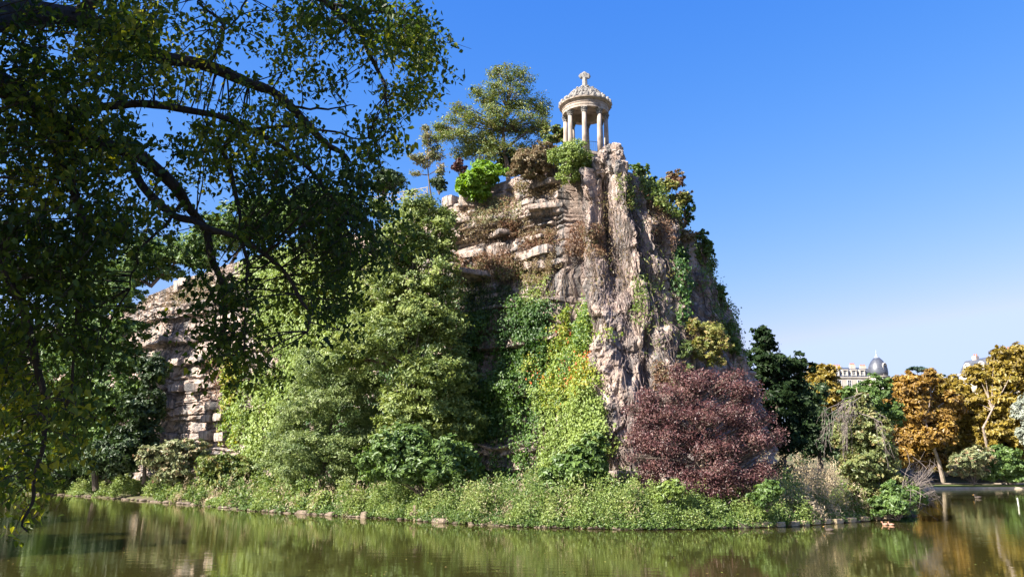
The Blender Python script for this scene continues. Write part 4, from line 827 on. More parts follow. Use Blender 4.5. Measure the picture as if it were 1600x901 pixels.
# ------------------------------------------------------------------ trees and shrubs at the foot of the cliff
tree('ash_tree', 'tall bright green ash tree against the cliff left of the ivy', 'tree', (655, 765), 62.5,
     [(655, 335, 42, 30), (690, 360, 26, 36), (620, 375, 42, 40), (660, 400, 52, 44), (595, 430, 40, 40, 1), (640, 470, 66, 48), (690, 450, 30, 50), (575, 490, 44, 40, 2), (610, 535, 60, 46), (675, 530, 48, 56), (650, 590, 62, 52), (705, 600, 36, 56, 1), (625, 655, 60, 50, 1), (685, 665, 56, 46, 1), (555, 560, 40, 46, 2), (600, 330, 26, 20, 1)],
     'ash', 56000, .185, 201, .34, 'bark', per=10, per_clump=44, clump=.40, shell=.16, limbs=.6)
tree('greygreen_tree', 'soft grey green tree left of the tall ash', 'tree', (500, 762), 68,
     [(510, 580, 50, 48), (545, 550, 40, 44, 1), (440, 690, 30, 50, 1), (580, 620, 34, 50, 1), (480, 650, 46, 46), (530, 640, 50, 56), (465, 705, 44, 40), (520, 705, 56, 46), (470, 738, 50, 24), (530, 742, 56, 22), (425, 725, 24, 22, 2), (565, 680, 34, 56, 1), (550, 610, 40, 40)], 'greygreen', 34000, .19, 202, .22, per=9, per_clump=44, clump=.38, limbs=.5, wid=.4, shell=.2)
bush('elder_bush', 'broad dark green bush under the ash tree', [(640, 705, 62, 38), (690, 715, 48, 40), (600, 725, 44, 30, 1), (655, 740, 70, 26), (720, 735, 30, 28, 1)], 56.5, 'mid', 16000, .23, 203, per=9)
bush('ivy_foot_bush', 'leafy green bush at the foot of the yellow ivy', [(890, 738, 40, 28), (925, 715, 30, 34), (868, 752, 30, 20), (935, 750, 22, 22)], 51.6, 'mid', 8000, .24, 204, per=9)
bush('grey_bush', 'large grey green bush on the bank below the left cliff', [(270, 715, 44, 30), (300, 710, 30, 26), (240, 720, 26, 24), (285, 735, 40, 20)], 88, 'sage', 9500, .27, 205, per=9)
bush('olive_bush', 'olive bush on the bank right of the grey green one', [(350, 733, 40, 26), (378, 740, 24, 20), (330, 745, 24, 16)], 83.5, 'olive', 7500, .25, 206, per=9)
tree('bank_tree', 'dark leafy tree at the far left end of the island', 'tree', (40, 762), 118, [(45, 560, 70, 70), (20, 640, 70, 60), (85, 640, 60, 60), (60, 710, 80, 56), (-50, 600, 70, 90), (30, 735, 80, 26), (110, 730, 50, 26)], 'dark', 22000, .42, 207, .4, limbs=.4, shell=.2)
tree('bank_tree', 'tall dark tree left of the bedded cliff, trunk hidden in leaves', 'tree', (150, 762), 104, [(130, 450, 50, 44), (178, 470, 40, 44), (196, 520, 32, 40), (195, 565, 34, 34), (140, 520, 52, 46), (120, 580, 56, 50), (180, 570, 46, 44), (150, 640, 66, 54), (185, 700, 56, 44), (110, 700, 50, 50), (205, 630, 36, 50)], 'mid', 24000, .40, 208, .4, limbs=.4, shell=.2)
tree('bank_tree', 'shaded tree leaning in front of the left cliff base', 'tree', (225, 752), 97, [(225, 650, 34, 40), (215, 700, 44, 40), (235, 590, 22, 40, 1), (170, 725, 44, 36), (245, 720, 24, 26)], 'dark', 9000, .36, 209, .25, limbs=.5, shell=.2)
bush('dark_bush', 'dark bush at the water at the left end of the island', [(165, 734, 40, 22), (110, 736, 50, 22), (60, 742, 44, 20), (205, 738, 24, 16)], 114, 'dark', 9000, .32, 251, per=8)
tree('cliff_top_tree', 'leafy tree on the plateau behind the left cliff', 'tree', (235, 445), 122, [(240, 405, 46, 30), (205, 430, 38, 30), (275, 400, 38, 26), (310, 392, 38, 28), (190, 458, 36, 22), (260, 425, 30, 18)], 'mid', 13000, .36, 210, .3, limbs=.5)
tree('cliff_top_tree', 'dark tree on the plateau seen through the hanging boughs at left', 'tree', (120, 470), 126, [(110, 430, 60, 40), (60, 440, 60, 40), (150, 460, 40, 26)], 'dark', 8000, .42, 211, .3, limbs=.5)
tree('cliff_top_tree', 'light green tree on the plateau behind the thick of the boughs', 'tree', (350, 430), 112, [(340, 370, 46, 40), (380, 350, 46, 40), (420, 340, 46, 40), (310, 400, 30, 30)], 'mid', 9500, .40, 212, .3, limbs=.5)
tree('cliff_top_tree', 'green tree on the plateau left of the dark rounded shrub', 'tree', (520, 330), 96, [(500, 320, 40, 30), (545, 325, 36, 24), (460, 335, 40, 30)], 'mid', 6000, .34, 213, .3, limbs=.5)
tree('plum_tree', 'big purple leaved plum tree on the bank at the cliff corner', 'tree', (1105, 785), 50.3,
     [(1075, 612, 44, 30), (1130, 604, 44, 28), (1165, 622, 26, 28), (1030, 650, 40, 40), (1095, 660, 60, 46), (1158, 660, 44, 40), (1050, 705, 48, 46), (1120, 712, 60, 44), (1178, 690, 36, 34), (1085, 750, 56, 30), (1145, 752, 50, 28), (1010, 690, 26, 36, .5), (1008, 625, 18, 22), (1030, 735, 26, 24), (1185, 740, 24, 24), (1215, 680, 10, 12), (1100, 588, 14, 10), (1060, 590, 10, 10), (1000, 660, 12, 16), (1110, 772, 70, 16), (1160, 772, 40, 16), (1150, 588, 12, 12), (1214, 690, 9, 9), (984, 640, 8, 12), (1058, 578, 10, 9), (1205, 655, 9, 9), (990, 715, 8, 9)],
     'plum', 35000, .115, 220, .22, 'bark', per=12, twigs=3, per_clump=12, shell=.5, wid=.38, clump=.40, frac_=(.22, .42))
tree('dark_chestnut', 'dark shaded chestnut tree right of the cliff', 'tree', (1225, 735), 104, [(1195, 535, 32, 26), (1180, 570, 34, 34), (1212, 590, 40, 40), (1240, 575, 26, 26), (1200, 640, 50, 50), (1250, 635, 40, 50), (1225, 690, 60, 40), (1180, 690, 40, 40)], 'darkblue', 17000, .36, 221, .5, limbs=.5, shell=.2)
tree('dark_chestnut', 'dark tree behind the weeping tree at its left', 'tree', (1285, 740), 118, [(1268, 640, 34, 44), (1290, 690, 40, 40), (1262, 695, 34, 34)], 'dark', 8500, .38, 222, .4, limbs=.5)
tree('turning_chestnut', 'rusty green chestnut below the domed building at its left', 'tree', (1280, 735), 150, [(1283, 590, 34, 22), (1265, 610, 22, 22), (1300, 620, 32, 30), (1312, 655, 30, 34)], 'golden', 14000, .46, 223, .4, limbs=.5)
tree('green_tree', 'green tree below the domed building beside the weeping tree', 'tree', (1372, 735), 138, [(1374, 606, 24, 18), (1350, 612, 20, 14), (1330, 618, 20, 14), (1360, 640, 30, 34), (1392, 650, 24, 30), (1370, 690, 34, 30)], 'mid', 10000, .40, 224, .3, limbs=.5)
tree('orange_chestnut', 'orange chestnut with a leaning pale trunk right of the weeping tree', 'tree', (1474, 752), 156,
     [(1425, 605, 34, 26), (1450, 600, 22, 20), (1408, 640, 30, 34), (1440, 645, 42, 36), (1425, 685, 40, 34), (1462, 672, 24, 40), (1405, 712, 34, 26), (1440, 722, 34, 22, 4), (1470, 640, 28, 34, 2)], 'orange', 34000, .50, 225, .42, 'bark_pale', limbs=.7, shell=.22, trunk_pts=[(1474, 752, 155), (1468, 725, 154), (1456, 690, 153), (1446, 660, 153), (1436, 625, 155)])
tree('orange_chestnut', 'orange chestnut in the middle hiding the house foot', 'tree', (1478, 750), 163,
     [(1492, 620, 24, 28), (1482, 660, 28, 34), (1505, 668, 26, 30), (1490, 705, 34, 26), (1515, 690, 22, 26), (1500, 730, 34, 20, 4), (1470, 600, 16, 18)], 'golden', 24000, .50, 226, .4, 'bark_pale', limbs=.7, shell=.25)
tree('golden_chestnut', 'large golden chestnut at the right edge', 'tree', (1555, 745), 158,
     [(1585, 560, 32, 24), (1560, 590, 36, 32), (1598, 600, 34, 40), (1545, 625, 28, 26), (1580, 645, 44, 36), (1552, 672, 34, 32), (1600, 690, 40, 36), (1640, 640, 50, 70), (1540, 700, 36, 30, 3), (1570, 715, 40, 26, 4), (1530, 590, 18, 22), (1568, 555, 20, 16), (1520, 655, 24, 28, 2), (1525, 705, 30, 28, 2), (1590, 720, 40, 24, 4)], 'golden', 50000, .52, 227, .34, 'bark_pale', limbs=.25, shell=.22, trunk_pts=[(1552, 748, 157), (1545, 710, 156), (1536, 668, 154.5), (1550, 640, 155), (1572, 600, 157)])
tree('cedar_tree', 'blue green cedar top behind the orange chestnut', 'tree', (1440, 720), 185, [(1432, 578, 24, 5), (1458, 588, 22, 5), (1420, 592, 26, 6), (1452, 602, 34, 8), (1440, 640, 40, 30)], 'cedar', 6500, .42, 228, .4, per=5, flat=.2, limbs=.5)
for q, (lb, x_, y_, r_, Y_) in enumerate([('orange tree on the far bank behind the leaning pale trunk', 1450, 700, 40, 172), ('golden tree on the far bank low behind the middle orange chestnut', 1520, 700, 44, 175), ('dark tree on the far bank behind the golden chestnut', 1590, 705, 50, 176), ('dark tree at the water behind the green tree', 1335, 695, 44, 165), ('dark tree beyond the frame edge on the far bank', 1660, 690, 50, 178)]):
    tree('far_tree', lb.replace('fill ', ''), 'tree', (x_, 752), Y_, [(x_, y_, r_, r_ * 1.0), (x_ + r_ * .5, y_ + 14, r_ * .7, r_ * .7), (x_ - r_ * .5, y_ + 14, r_ * .7, r_ * .7)], ('orange', 'golden', 'dark', 'dark', 'dark')[q], 9000, .46, 240 + q, .4, limbs=.3)
bush('berry_shrub', 'light green shrub with reddish berries at the far shore', [(1512, 722, 22, 20), (1530, 712, 20, 18), (1502, 738, 20, 16), (1530, 738, 20, 14)], 149, 'sage', 6000, .40, 231, per=8)
bush('far_evergreen', 'dark green spreading evergreen shrub on the far shore at right', [(1562, 718, 26, 26), (1550, 740, 26, 16), (1585, 735, 30, 20), (1600, 748, 30, 10)], 151, 'mid', 8000, .40, 232, per=8)
tree('silver_willow', 'silvery willow cut by the right edge of the frame', 'tree', (1605, 750), 148, [(1600, 650, 16, 26), (1612, 690, 18, 30), (1604, 625, 10, 10)], 'willow', 4500, .36, 233, .15)
# weeping tree: half dead, bare drooping twigs over ivy green
wt = tree('weeping_tree', 'half dead weeping tree draped in green at the tip of the island', 'tree', (1372, 800), 56.0,
          [(1345, 640, 22, 26), (1325, 690, 26, 34), (1360, 680, 30, 40), (1340, 735, 40, 36), (1385, 730, 30, 40), (1392, 775, 36, 26), (1360, 775, 36, 24), (1415, 770, 20, 22)], 'weep', 28000, .17, 234, .13, 'bark_pale', per=8, twigs=1, shell=.35, limbs=.6, trunk_pts=[(1378, 800, 56), (1372, 750, 56), (1358, 700, 56), (1345, 640, 56), (1338, 605, 56)])
rng = np.random.default_rng(235); g = G(); wl = np.array(wt.location)
for q in range(11):
    a = P(1343 + rng.normal() * 5, 612 + rng.uniform(0, 45), 55.6 + rng.normal() * .3); sdn = -1 if q % 5 < 3 else 1
    b = P(1343 + sdn * rng.uniform(18, 56), 640 + rng.uniform(-10, 40), 55.4 + rng.normal() * 1.2); br = bez(a, b, .10, rng, 12, .06); br = br + np.cumsum(rng.normal(size=br.shape) * .03, 0)
    g.tube(br - wl, np.linspace(.04, .012, 12), 5, False)
    for c in range(9):
        s_ = br[rng.integers(3, 12)] + rng.normal(size=3) * .03; L_ = rng.uniform(.5, 2.6); tw = np.cumsum(np.vstack([[0, 0, 0], rng.normal(size=(7, 3)) * .06 + np.array([sdn * .05, 0, -L_ / 7])]), 0) + s_
        g.tube(tw - wl, np.linspace(.016, .007, 8), 3, False)
        for e in range(2): z_ = tw[rng.integers(1, 7)]; g.tube(bez(z_, z_ + np.array([rng.normal() * .2, rng.normal() * .2, -rng.uniform(.2, .7)]), 0, rng, 4, .1) - wl, [.009, .008, .007, .006], 3, False)
g.build('bare_twigs', M['dead_twig'], wt)
rng = np.random.default_rng(236); g = G(); org = P(1405, 790, 55.5); db = thing('dead_bush', 'bare grey dead branches leaning out over the water', 'dead shrub', org)
for q in range(90):
    a = org + rng.normal(size=3) * .3; b = P(1420 + rng.uniform(0, 42), 735 + rng.uniform(-12, 55), 55.5 + rng.normal() * 1.4); pp = bez(a, b, .12, rng, 7, .07) - org
    g.tube(pp, np.linspace(.035, .010, 7), 4, False)
    for r_ in range(3): c = pp[rng.integers(3, 7)]; g.tube(bez(c, c + rng.normal(size=3) * .55, .05, rng, 4, .1), [.014, .011, .009, .007], 3, False)
g.build('branch', M['dead_twig'], db)
bush('waterside_shrub', 'dark green shrub hanging into the water at the island tip', [(1398, 778, 30, 24), (1425, 778, 18, 20), (1380, 790, 24, 14)], 54, 'mid', 7000, .18, 237)
bush('bank_shrub', 'green shrub right of the purple tree on the bank', [(1205, 768, 22, 15), (1190, 778, 20, 12)], 47.6, 'mid', 3600, .17, 238)
bush('bank_shrub', 'pale leafy shrub in front of the purple tree at its left foot', [(1050, 765, 22, 14), (1035, 775, 16, 10)], 47.3, 'ivy_light', 2600, .17, 239)
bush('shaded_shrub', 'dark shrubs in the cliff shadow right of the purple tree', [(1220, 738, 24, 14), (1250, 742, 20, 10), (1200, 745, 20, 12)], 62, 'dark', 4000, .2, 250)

# ------------------------------------------------------------------ low growth along the bank
SH = np.array(shore); seg = np.hypot(*np.diff(SH, axis=0).T); cum = np.concatenate([[0], np.cumsum(seg)])
def herbs(name, label, x0, x1, mat, n, leaf, seed, depth=7.0, hmax=1.0, wid=.45, tip_up=.6, frac=1.0, start=-.1):
    n = int(n * 2.3); leaf *= 1.15; hmax *= 1.55
    rng = np.random.default_rng(seed); pxs = [q[0] for q in BANK]; nt_ = n // 16
    nc_ = max(20, int((x1 - x0) * .55)); pc = rng.uniform(x0, x1, nc_); oc = start + rng.random(nc_) ** 1.2 * depth; rc = rng.uniform(.3, .8, nc_); hc = rng.choice([.5, .75, .95, 1.25], nc_) * rng.uniform(.85, 1.15, nc_); tc_ = rng.random(nc_)
    ci = rng.integers(0, nc_, nt_); sc0 = np.interp(pc, pxs, cum); gr = rng.normal(size=(nt_, 2)) * .55; s0 = sc0[ci] + gr[:, 0] * rc[ci]; bx = np.interp(s0, cum, SH[:, 0]); by = np.interp(s0, cum, SH[:, 1])
    tx_ = np.interp(s0 + .5, cum, SH[:, 0]) - np.interp(s0 - .5, cum, SH[:, 0]); ty_ = np.interp(s0 + .5, cum, SH[:, 1]) - np.interp(s0 - .5, cum, SH[:, 1]); l_ = np.hypot(tx_, ty_) + 1e-9
    inx, iny = -ty_ / l_, tx_ / l_; off = np.maximum(start, oc[ci] + gr[:, 1] * rc[ci])
    x = bx + inx * off; y = by + iny * off; z = np.maximum(ground_z(x, y), .1)
    hh = hmax * hc[ci] * np.clip(1.1 - .45 * (gr ** 2).sum(1), .25, 1.1) * np.clip(.5 + off * .55, 0, 1)
    k = rng.integers(0, nt_, n); f = rng.random(n) ** .7
    pos = np.stack([x[k], y[k], z[k] + f * hh[k]], -1) + rng.normal(size=(n, 3)) * np.array([.17, .17, .05])
    front = f[:, None] * 0 + np.array([0, -.35, .55]); nor = nrm(front + rng.normal(size=(n, 3)) * .6); tip = rng.normal(size=(n, 3)) + np.array([0, -.2, tip_up])
    tint = np.clip(.15 + .7 * tc_[ci[k]] + rng.normal(size=n) * .16, 0, 1)
    V, F, q = leaf_geo(pos, nor, tip, leaf * rng.uniform(.6, 1.35, n), wid)
    o = mesh_np(name, V, F, LM[mat], None, np.repeat(tint, q)); tag(o, label, kind='stuff'); return o
herbs('undergrowth', 'pale green weeds along the left part of the bank', -60, 560, 'herb', 30000, .26, 301, 9, 1.1)
herbs('undergrowth', 'leafy green weeds along the middle of the bank', 540, 1000, 'herb', 40000, .15, 302, 7, 1.25)
herbs('undergrowth', 'green weeds below the purple tree', 980, 1230, 'herb', 22000, .14, 303, 5, 1.0)
herbs('undergrowth', 'green weeds on the right end of the bank', 1200, 1440, 'herb', 20000, .15, 304, 9, 1.3)
herbs('dry_grass', 'pinkish feathery seed heads on the right end of the bank', 1215, 1400, 'plume', 16000, .20, 305, 9, 1.75, .16, 1.6)
herbs('dry_grass', 'straw coloured seed heads among the middle weeds', 640, 1010, 'plume', 2200, .18, 306, 7, 1.45, .14, 1.6)
herbs('dry_grass', 'straw coloured tufts among the left weeds', 250, 560, 'plume', 3500, .26, 307, 8, 1.25, .14, 1.6)
herbs('ground_ivy', 'dark leaves trailing to the water along the bank', 380, 1440, 'mid', 22000, .14, 308, 1.5, .45, start=-.15)

# ------------------------------------------------------------------ edging stones and shore things
ed = thing('stone_edging', 'flat stone edging slabs along the water right of the purple tree', 'kerb', (*on_z(1150, 825)[:2], 0)); eo = np.array(ed.location)
pxs = [q[0] for q in BANK]
def shore_at(px): s0 = np.interp(px, pxs, cum); a = np.array([np.interp(s0, cum, SH[:, 0]), np.interp(s0, cum, SH[:, 1])]); b = np.array([np.interp(s0 + .3, cum, SH[:, 0]), np.interp(s0 + .3, cum, SH[:, 1])]); d = b - a; return a, d / np.linalg.norm(d)
px = 1148.0; rng = np.random.default_rng(320)
while px < 1385:
    a, d = shore_at(px); wpx = rng.uniform(14, 22); k_ = MPP(815, a[1]); g = G(); ln = wpx * k_
    g.blob((0, 0, 0), (ln * .5, .32, .15), rng, 8, .05, 2, .22); o = g.build('edging_slab', M['edging'], ed); o.location = (a[0] - eo[0] + ln / 2, a[1] - eo[1] + .1, .15 + rng.uniform(-.02, .03)); o.rotation_euler = (rng.normal() * .03, rng.normal() * .02, atan2(d[1], d[0])); px += wpx * 1.02
g = G()
for q in range(330):
    px = rng.uniform(60, 1440); a, d = shore_at(px); r_ = rng.uniform(.05, .19) * (1.0 if px > 560 else 1.5)
    g.blob((a[0] + rng.normal() * .1, a[1] + rng.uniform(-.25, .25), rng.uniform(-.02, .10)), (r_ * 1.5, r_, r_ * .6), rng, 5, .25)
tag(g.build('shore_stones', M['wet_stone']), 'loose brown stones along the water line of the island', kind='stuff')
for q, (px, w_, lb) in enumerate([(478, 1.0, 'long pale stone at the water line below the grey green tree'), (520, .45, 'small pale stone at the water line left of the elder bush'), (575, .5, 'white stone standing at the water line below the ash tree'), (690, 1.0, 'pale flat stone at the water line right of the grey post')]):
    a, d = shore_at(px); g = G(); g.blob((0, 0, 0), (w_ * .7, .3, .17 if q != 2 else .3), rng, 9, .14, 2, .5); o = g.build('shore_boulder', M['wet_stone']); o.location = (a[0], a[1] - .15, .12); o.rotation_euler = (0, 0, atan2(d[1], d[0])); tag(o, lb, 'stone', 'pale stones at the water line')
a, d = shore_at(648); ps = thing('mooring_post', 'weathered grey post with a short crossbar at the water edge', 'post', (a[0], a[1] - .25, 0))
g = G(); g.box((-.07, -.07, -.4), (.09, .07, .98)); g.build('upright', M['edging'], ps)
g = G(); g.box((-.26, -.12, .36), (.30, -.074, .50)); g.box((-.26, -.2, .503), (.30, .10, .55)); g.build('crossbar', M['edging'], ps)
rf = thing('mesh_fence', 'low rusty wire mesh fence behind the bank plants at right', 'fence', P(1250, 748, 64)); r0 = np.array(rf.location)
fl = [P(1243, 747, 62), P(1262, 748, 63), P(1280, 748, 64), P(1298, 748, 65)]
for p_ in fl:
    g = G(); g.tube([p_ - r0 - [0, 0, 1.2], p_ - r0 + [0, 0, .85]], .03, 5); g.build('post', M['rust'], rf)
for a_, b_ in zip(fl[:-1], fl[1:]):
    g = G(); 
    for f in np.linspace(0, .8, 12): g.tube([a_ - r0 + [0, 0, f], b_ - r0 + [0, 0, f]], .010 if f < .79 else .03, 3, False)
    for u in np.linspace(.05, .95, 14): p_ = a_ * (1 - u) + b_ * u - r0; g.tube([p_, p_ + [0, 0, .8]], .010, 3, False)
    g.build('wire_panel', M['rust'], rf)
# leaves adrift on the water
rng = np.random.default_rng(340); m = 260; q_ = np.array([on_z(rng.uniform(0, 1600), rng.uniform(775, 900) if rng.random() < .5 else rng.uniform(800, 905)) for _ in range(m)])
q_ = q_[land_d(q_[:, 0], q_[:, 1]) < -.4]; m = len(q_); q_[:, 2] = .006
V, F, k_ = leaf_geo(q_, np.array([0, 0, 1.0]) + rng.normal(size=(m, 3)) * .08, rng.normal(size=(m, 3)), rng.uniform(.05, .11, m), .7, .05, True)
tag(mesh_np('floating_leaves', V, F, LM['yellowtree'], None, np.repeat(rng.random(m), k_)), 'fallen yellow leaves scattered over the water', kind='stuff')
# ducks
def duck(label, px, py, mat, sc, face, group='ducks on the lake'):
    p_ = on_z(px, py); d_ = thing('duck', label, 'duck', (p_[0], p_[1], 0), group); d_.rotation_euler = (0, 0, face); d_.scale = (sc,) * 3; rg = np.random.default_rng(int(px))
    g = G(); t = np.linspace(0, 1, 12); bx = np.linspace(-.26, .24, 12); rr = .115 * np.sin(np.clip(t * .92 + .04, 0, 1) * pi) ** .6
    g.tube(np.stack([bx, bx * 0, .05 + .07 * (1 - t) ** 3 + .03 * t], -1), rr, 12)
    g.tube([[.17, 0, .10], [.23, 0, .17], [.245, 0, .25], [.26, 0, .29]], [.06, .048, .042, .045], 10); g.blob((.275, 0, .30), (.062, .05, .05), rg, 8, .03)
    g.build('body', M[mat], d_, True)
    g = G(); g.tube([[.32, 0, .295], [.36, 0, .285], [.40, 0, .28]], [.026, .024, .014], 6); g.build('beak', M['beak'], d_)
    for s_ in (-1, 1):
        g = G(); g.blob((-.04, s_ * .095, .10), (.17, .028, .065), rg, 7, .06); g.build('wing', M[mat], d_, True)
    g = G(); g.blob((-.27, 0, .13), (.07, .05, .025), rg, 6, .05); g.build('tail', M[mat], d_, True); return d_
duck('pinkish duck on the water off the island tip, nearer the bank', 1383, 819.5, 'duck_pale', .6, 2.7)
duck('pinkish duck on the water off the island tip, the right one of the two', 1392.5, 820, 'duck_pale', .6, 2.2)
duck('dark duck low in the water in front of the stone edging', 1296, 829, 'duck_dark', .8, 2.9)
duck('distant dark duck swimming in the open water at right', 1528, 778, 'duck_dark', 1.4, 3.1)
st = G(); p_ = on_z(1592, 790); st.tube([[0, 0, -1], [-.05, 0, .75]], .07, 6); o = st.build('water_stake', M['old_wood']); o.location = p_; tag(o, 'thin stake standing in the water near the right edge', 'stake')
# far shore: kerb, lawn and path
kb = thing('lake_kerb', 'pale kerb along the far shore lawn', 'kerb', (84, 150, 0))
fb = np.array(FARBANK, float)
def strip(name, pts, w0, w1, z, mat, kind='structure', label=None, parent=None, zb=None):
    pts = np.asarray(pts, float); d = np.gradient(pts, axis=0); d = d / np.linalg.norm(d, axis=1, keepdims=True); n = np.stack([-d[:, 1], d[:, 0]], 1)
    a = pts + n * w0; b = pts + n * w1; V = np.concatenate([np.c_[a, np.full(len(a), z)], np.c_[b, np.full(len(b), z if np.isscalar(z) else z)], np.c_[a, np.full(len(a), (z - .6))], np.c_[b, np.full(len(b), z - .6)]]); m = len(a); i = np.arange(m - 1)
    Q = np.concatenate([np.stack([i, i + 1, m + i + 1, m + i], -1), np.stack([2 * m + i, 2 * m + i + 1, i + 1, i], -1), np.stack([m + i, m + i + 1, 3 * m + i + 1, 3 * m + i], -1)])
    o = mesh_np(name, V, Q, M[mat], parent);
    if kind: tag(o, label, kind=kind)
    return o
tt_ = np.linspace(0, len(fb) - 1, 60); fbs = np.stack([np.interp(tt_, np.arange(len(fb)), fb[:, 0]), np.interp(tt_, np.arange(len(fb)), fb[:, 1])], 1)
for q in range(0, 59, 1):
    o = strip('kerb_stone', fbs[q:q + 2] - np.array([84, 150]), -.1, .42, .34, 'path', None, None, kb)
strip('lawn', fbs, .43, 7.0, .62, 'lawn', 'structure', 'strip of cut lawn on the far shore')
strip('path', fbs, 7.0, 11.0, .95, 'path', 'structure', 'pale path behind the far lawn')
# ------------------------------------------------------------------ overhanging tree in the foreground
GRID = """
9999998579589999992
764889983368852999
8899998548998416992
9999987779998215991
9999987789998325930
9999977799998866300
999875689999885100
999864579999998510
9988876599999972
9998744699998996
998763249964994
998752149964992
998642149963760
99763103995131
9875200158500
88831
7872
7751
652
250
03
""".strip('\n').split('\n')
rng = np.random.default_rng(400)
OT = np.array([-9.5, 2.5, 1.2])
ot = thing('overhanging_tree', 'dark leafy tree overhanging the lake from the left in the foreground', 'tree', OT)
BO = [  # boughs: (px, py, depth) points with radii in metres
 [(-420, 700, 4.5), (-300, 320, 6.0), (-150, 90, 7.5), (-30, 30, 9.0), (60, 22, 10), (150, 34, 11), (240, 90, 11.5), (330, 105, 12), (430, 150, 12), (500, 215, 12), (545, 250, 12)],
 [(-330, 450, 6.0), (-160, 160, 8.0), (-30, 120, 9), (60, 178, 10), (140, 222, 10.5), (220, 250, 11), (290, 310, 11.5), (330, 380, 12), (350, 470, 12), (345, 560, 12)],
 [(100, 188, 10.2), (180, 160, 10.6), (290, 172, 11), (400, 205, 11.5), (480, 260, 11.5), (530, 330, 11.5)],
 [(120, 20, 10.8), (260, -60, 11), (400, -40, 11.5), (500, 0, 12), (555, 45, 12.5), (590, 100, 12.5), (605, 150, 12.5), (610, 190, 12.5)],
 [(200, 245, 11), (260, 330, 10.6), (330, 350, 10.4), (420, 400, 10.4), (470, 470, 10.4), (480, 520, 10.4)],
 [(-30, 122, 9), (-20, 300, 9.0), (20, 430, 9.2), (50, 560, 9.4), (70, 680, 9.6), (52, 780, 9.6), (40, 830, 9.6)],
 [(60, 178, 10), (110, 300, 9.8), (130, 420, 9.8), (120, 520, 9.8), (110, 620, 9.8)],
 [(330, 105, 12), (350, 40, 12), (310, 0, 12), (330, -40, 12)], [(310, 0, 12), (328, 50, 12), (340, 105, 12)], [(400, -30, 11.5), (375, 10, 11.5), (350, 45, 11.6)],
 [(430, 150, 12), (480, 175, 12), (520, 166, 12), (555, 165, 12)], [(500, 0, 12), (600, 20, 12.3), (650, 30, 12.3), (682, 50, 12.3)], [(400, 205, 11.5), (470, 200, 11.8), (540, 210, 12), (590, 222, 12)],
 [(290, 310, 11.5), (250, 350, 11.2), (215, 400, 11), (200, 450, 11)], [(345, 230, 11.2), (370, 300, 11.2), (380, 380, 11), (390, 450, 11), (385, 560, 11)]]
RA = [(.20, .03), (.155, .02), (.07, .02), (.09, .015), (.06, .015), (.07, .010), (.06, .012), (.03, .015), (.02, .008), (.02, .01), (.025, .008), (.03, .008), (.03, .008), (.035, .01), (.04, .01)]
BP = []
def smooth_pts(pts, n):
    A = np.array([P(*q) for q in pts]); t = np.linspace(0, len(A) - 1, n); return crom(A, np.clip(t, 0, len(A) - 1 - 1e-6))
tr = np.array([[-9.5, 2.5, 0.6], [-9.3, 2.6, 3.0], [-8.8, 3.2, 5.5], [-8.0, 4.4, 7.4], [-7.0, 6.2, 8.6]])
g = G(); g.tube(tr - OT, [.62, .48, .42, .38, .34], 12); g.build('trunk', M['bark_dark'], ot)
for q, (b, (r0, r1)) in enumerate(zip(BO, RA)):
    A = smooth_pts(b, len(b) * 5)
    if q == 0: A = np.vstack([tr[2:4], A[14:]])
    if q == 1: A = np.vstack([tr[1:3], A[10:]])
    wv = np.stack([noise(np.arange(len(A)) * .35, 0, 0, q * 3 + c) for c in range(3)], -1) * .06; A = A + wv
    BP.append(A); g = G(); g.tube(A - OT, np.linspace(r0, r1, len(A)) * (1 + .15 * noise(np.arange(len(A)) * .8, 1, 0, q)), 9); g.build('bough', M['bark_dark'], ot)
AL = np.vstack(BP)
pos, nor, tip, tnt, LL = [], [], [], [], []; gt = G()
def spray(c, m, spread, ln, tb, leaf, gap=0.0):
    """a drooping twig through c carrying m leaves"""
    d = np.linalg.norm(AL - c, axis=1); j = np.argmin(d + np.maximum(0, c[2] - AL[:, 2]) * .6); a = AL[j]
    if d[j] < 1.5 and rng.random() < .45: gt.tube(bez(a, c, .06, rng, 5, .06) - OT, np.linspace(.012, .005, 5), 4, False)
    dr = nrm(np.array([rng.normal() * .7, rng.normal() * .7, -rng.uniform(.3, 1.1)])); e = c + dr * ln
    gt.tube(np.array([c, (c + e) / 2 + rng.normal(size=3) * .03, e]) - OT, [.006, .005, .003], 3, False)
    u = rng.random((m, 1)); p = c + (e - c) * u + rng.normal(size=(m, 3)) * spread
    pos.append(p); nn = nrm(rng.normal(size=(m, 3)) * .8 + np.array([0, -.25, .45])); nor.append(nn)
    tip.append(nrm(rng.normal(size=(m, 3)) * .55 + np.array([0, 0, -1.0]))); tnt.append(np.clip(tb + rng.normal(size=m) * .16, 0, 1)); LL.append(leaf * rng.uniform(.7, 1.25, m))
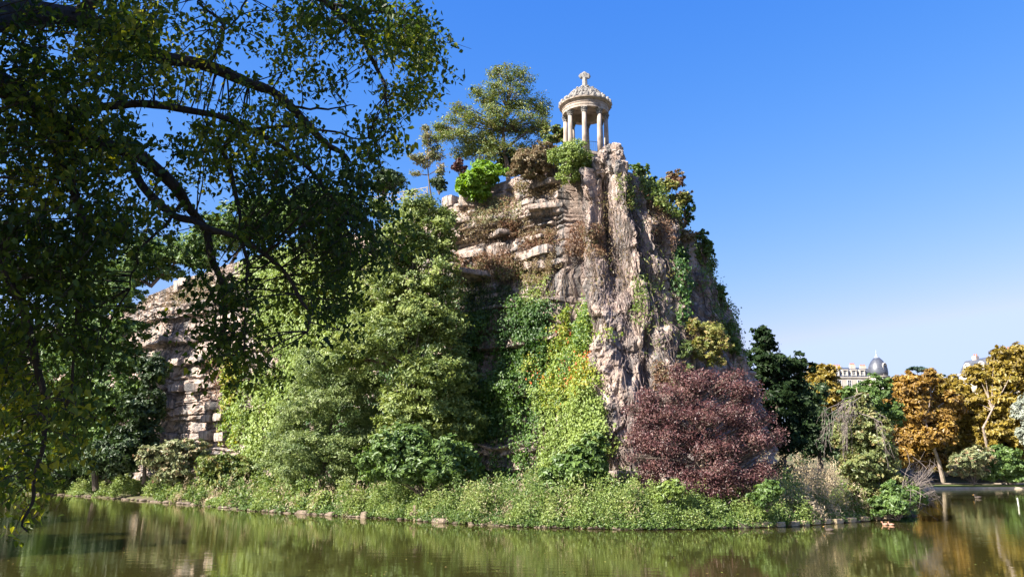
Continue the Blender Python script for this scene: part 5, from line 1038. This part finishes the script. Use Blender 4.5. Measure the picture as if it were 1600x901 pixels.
for r_, row in enumerate(GRID):
    for c_, ch in enumerate(row.strip()):
        dn = int(ch)
        if dn == 0: continue
        nsp = rng.poisson((dn * dn * .082 + dn * .06) * (1.9 if c_ < 7 else (1.5 if c_ < 13 else 2.6)))
        for _ in range(nsp):
            px = (c_ + rng.uniform(-.25, 1.25)) * 40; py = (r_ + rng.uniform(-.35, 1.1)) * 40
            cl_ = noise(px / 52, py / 52, 0, 88) + .5 * noise(px / 24, py / 24, 0, 89)
            if cl_ < (-.62 if dn > 8 and c_ < 13 else -.24 + rng.normal() * .1): continue
            if c_ >= 14: px -= 18
            if px < 260: Y = rng.uniform(8.2, 12.5)
            else: Y = rng.uniform(9.6, 14.0)
            tb = .34 + .30 * noise(px / 70, py / 70, 0, 77) + (.38 if (px < 330 and py < 330 and rng.random() < .5) else .12) + (.25 if (py > 560 and px < 130) else 0)  # upper left sprays tinted yellower to imitate sunlit flecks
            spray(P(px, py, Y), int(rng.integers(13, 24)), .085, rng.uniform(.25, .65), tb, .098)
# the rest of the crown, out of the frame above and to the left: it shades what is seen
SHADE = [((-11.5, 5.2, 8.0), (3.2, 3.4, 3.4)), ((-12.5, 5.5, 13.0), (3.6, 3.6, 3.2)), ((-8.2, 4.8, 14.2), (3.4, 3.4, 2.6)), ((-13.5, 8.5, 11.0), (3.4, 3.2, 3.4)), ((-11, 8.5, 15.5), (3.8, 3.2, 2.6)), ((-13.6, 8, 5.0), (2.8, 2.6, 3.0)), ((-6.0, 6.2, 12.6), (2.6, 2.2, 1.9)), ((-9.2, 7.2, 10.5), (2.8, 2.8, 2.6)), ((-8.0, 6.2, 7.4), (2.4, 2.4, 2.4)), ((-7.6, 8.2, 13.4), (2.4, 2.4, 1.8))]
gs = G()
for c, r in SHADE:
    j = np.argmin(np.linalg.norm(tr - np.array(c), axis=1)); gs.tube(bez(tr[j], np.array(c), .05, rng, 8, .04) - OT, np.linspace(.2, .04, 8), 7, False)
gs.build('bough', M['bark_dark'], ot)
foliage('crown', [(np.array(c) - OT, np.array(r)) for c, r in SHADE], 9500, rng, .24, LM['canopy'], ot, per_clump=18, shell=.5, clump=.45)
gt.build('twigs', M['bark_dark'], ot, kind='stuff')
pos, nor, tip, tnt, LL = map(np.concatenate, (pos, nor, tip, tnt, LL))
ord_ = np.argsort(pos[:, 1] + np.where((proj(pos)[0] < 110) & (proj(pos)[1] > 640), -20, 0)); near = ord_[:160]; rest = ord_[160:]
# leaves
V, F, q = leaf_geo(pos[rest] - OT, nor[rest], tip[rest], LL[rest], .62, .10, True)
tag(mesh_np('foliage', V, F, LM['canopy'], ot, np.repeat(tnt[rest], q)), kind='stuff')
for j in near:                                               # the leaves one can pick apart: each a piece of its own
    V, F, q = leaf_geo(pos[j:j + 1] * 0, nor[j:j + 1], tip[j:j + 1], LL[j:j + 1], .62, .10, True)
    o = mesh_np('leaf', V, F, LM['canopy'], ot, np.repeat(tnt[j:j + 1], q)); o.location = pos[j] - OT
# a second tree further along the near bank, out of the frame: its shade lies on the left water
def shade_tree(label, x, y, h, r, seed):
    rg = np.random.default_rng(seed); z0 = float(ground_z(np.array([x]), np.array([y]))[0]); b = np.array([x, y, z0]); root = thing('bank_tree', label, 'tree', b, 'tall trees on the near bank outside the frame')
    L = [(np.array([0, 0, h * .72]), np.array([r, r, h * .28])), (np.array([r * .5, 0, h * .5]), np.array([r * .8, r * .8, h * .2])), (np.array([-r * .5, .3 * r, h * .5]), np.array([r * .8, r * .8, h * .2]))]
    g = G(); g.tube(bez([0, 0, -.3], [0, 0, h * .75], 0, rg, 8, .02), np.linspace(.5, .12, 8), 8)
    for c, rr in L: g.tube(bez([0, 0, h * .3], c, .03, rg, 6), np.linspace(.2, .05, 6), 6, False)
    g.build('trunk', M['bark_dark'], root); foliage('crown', sublobes(L, rg, 8), 7000, rg, .75, LM['dark'], root)
shade_tree('tall tree beyond the left edge standing nearest the island', -55, 40, 24, 7, 501)
shade_tree('middle one of the tall trees beyond the left edge of the lake', -44, 24, 24, 7, 502)
shade_tree('tall tree beyond the left edge standing nearest the overhanging one', -33, 8, 22, 7, 503)
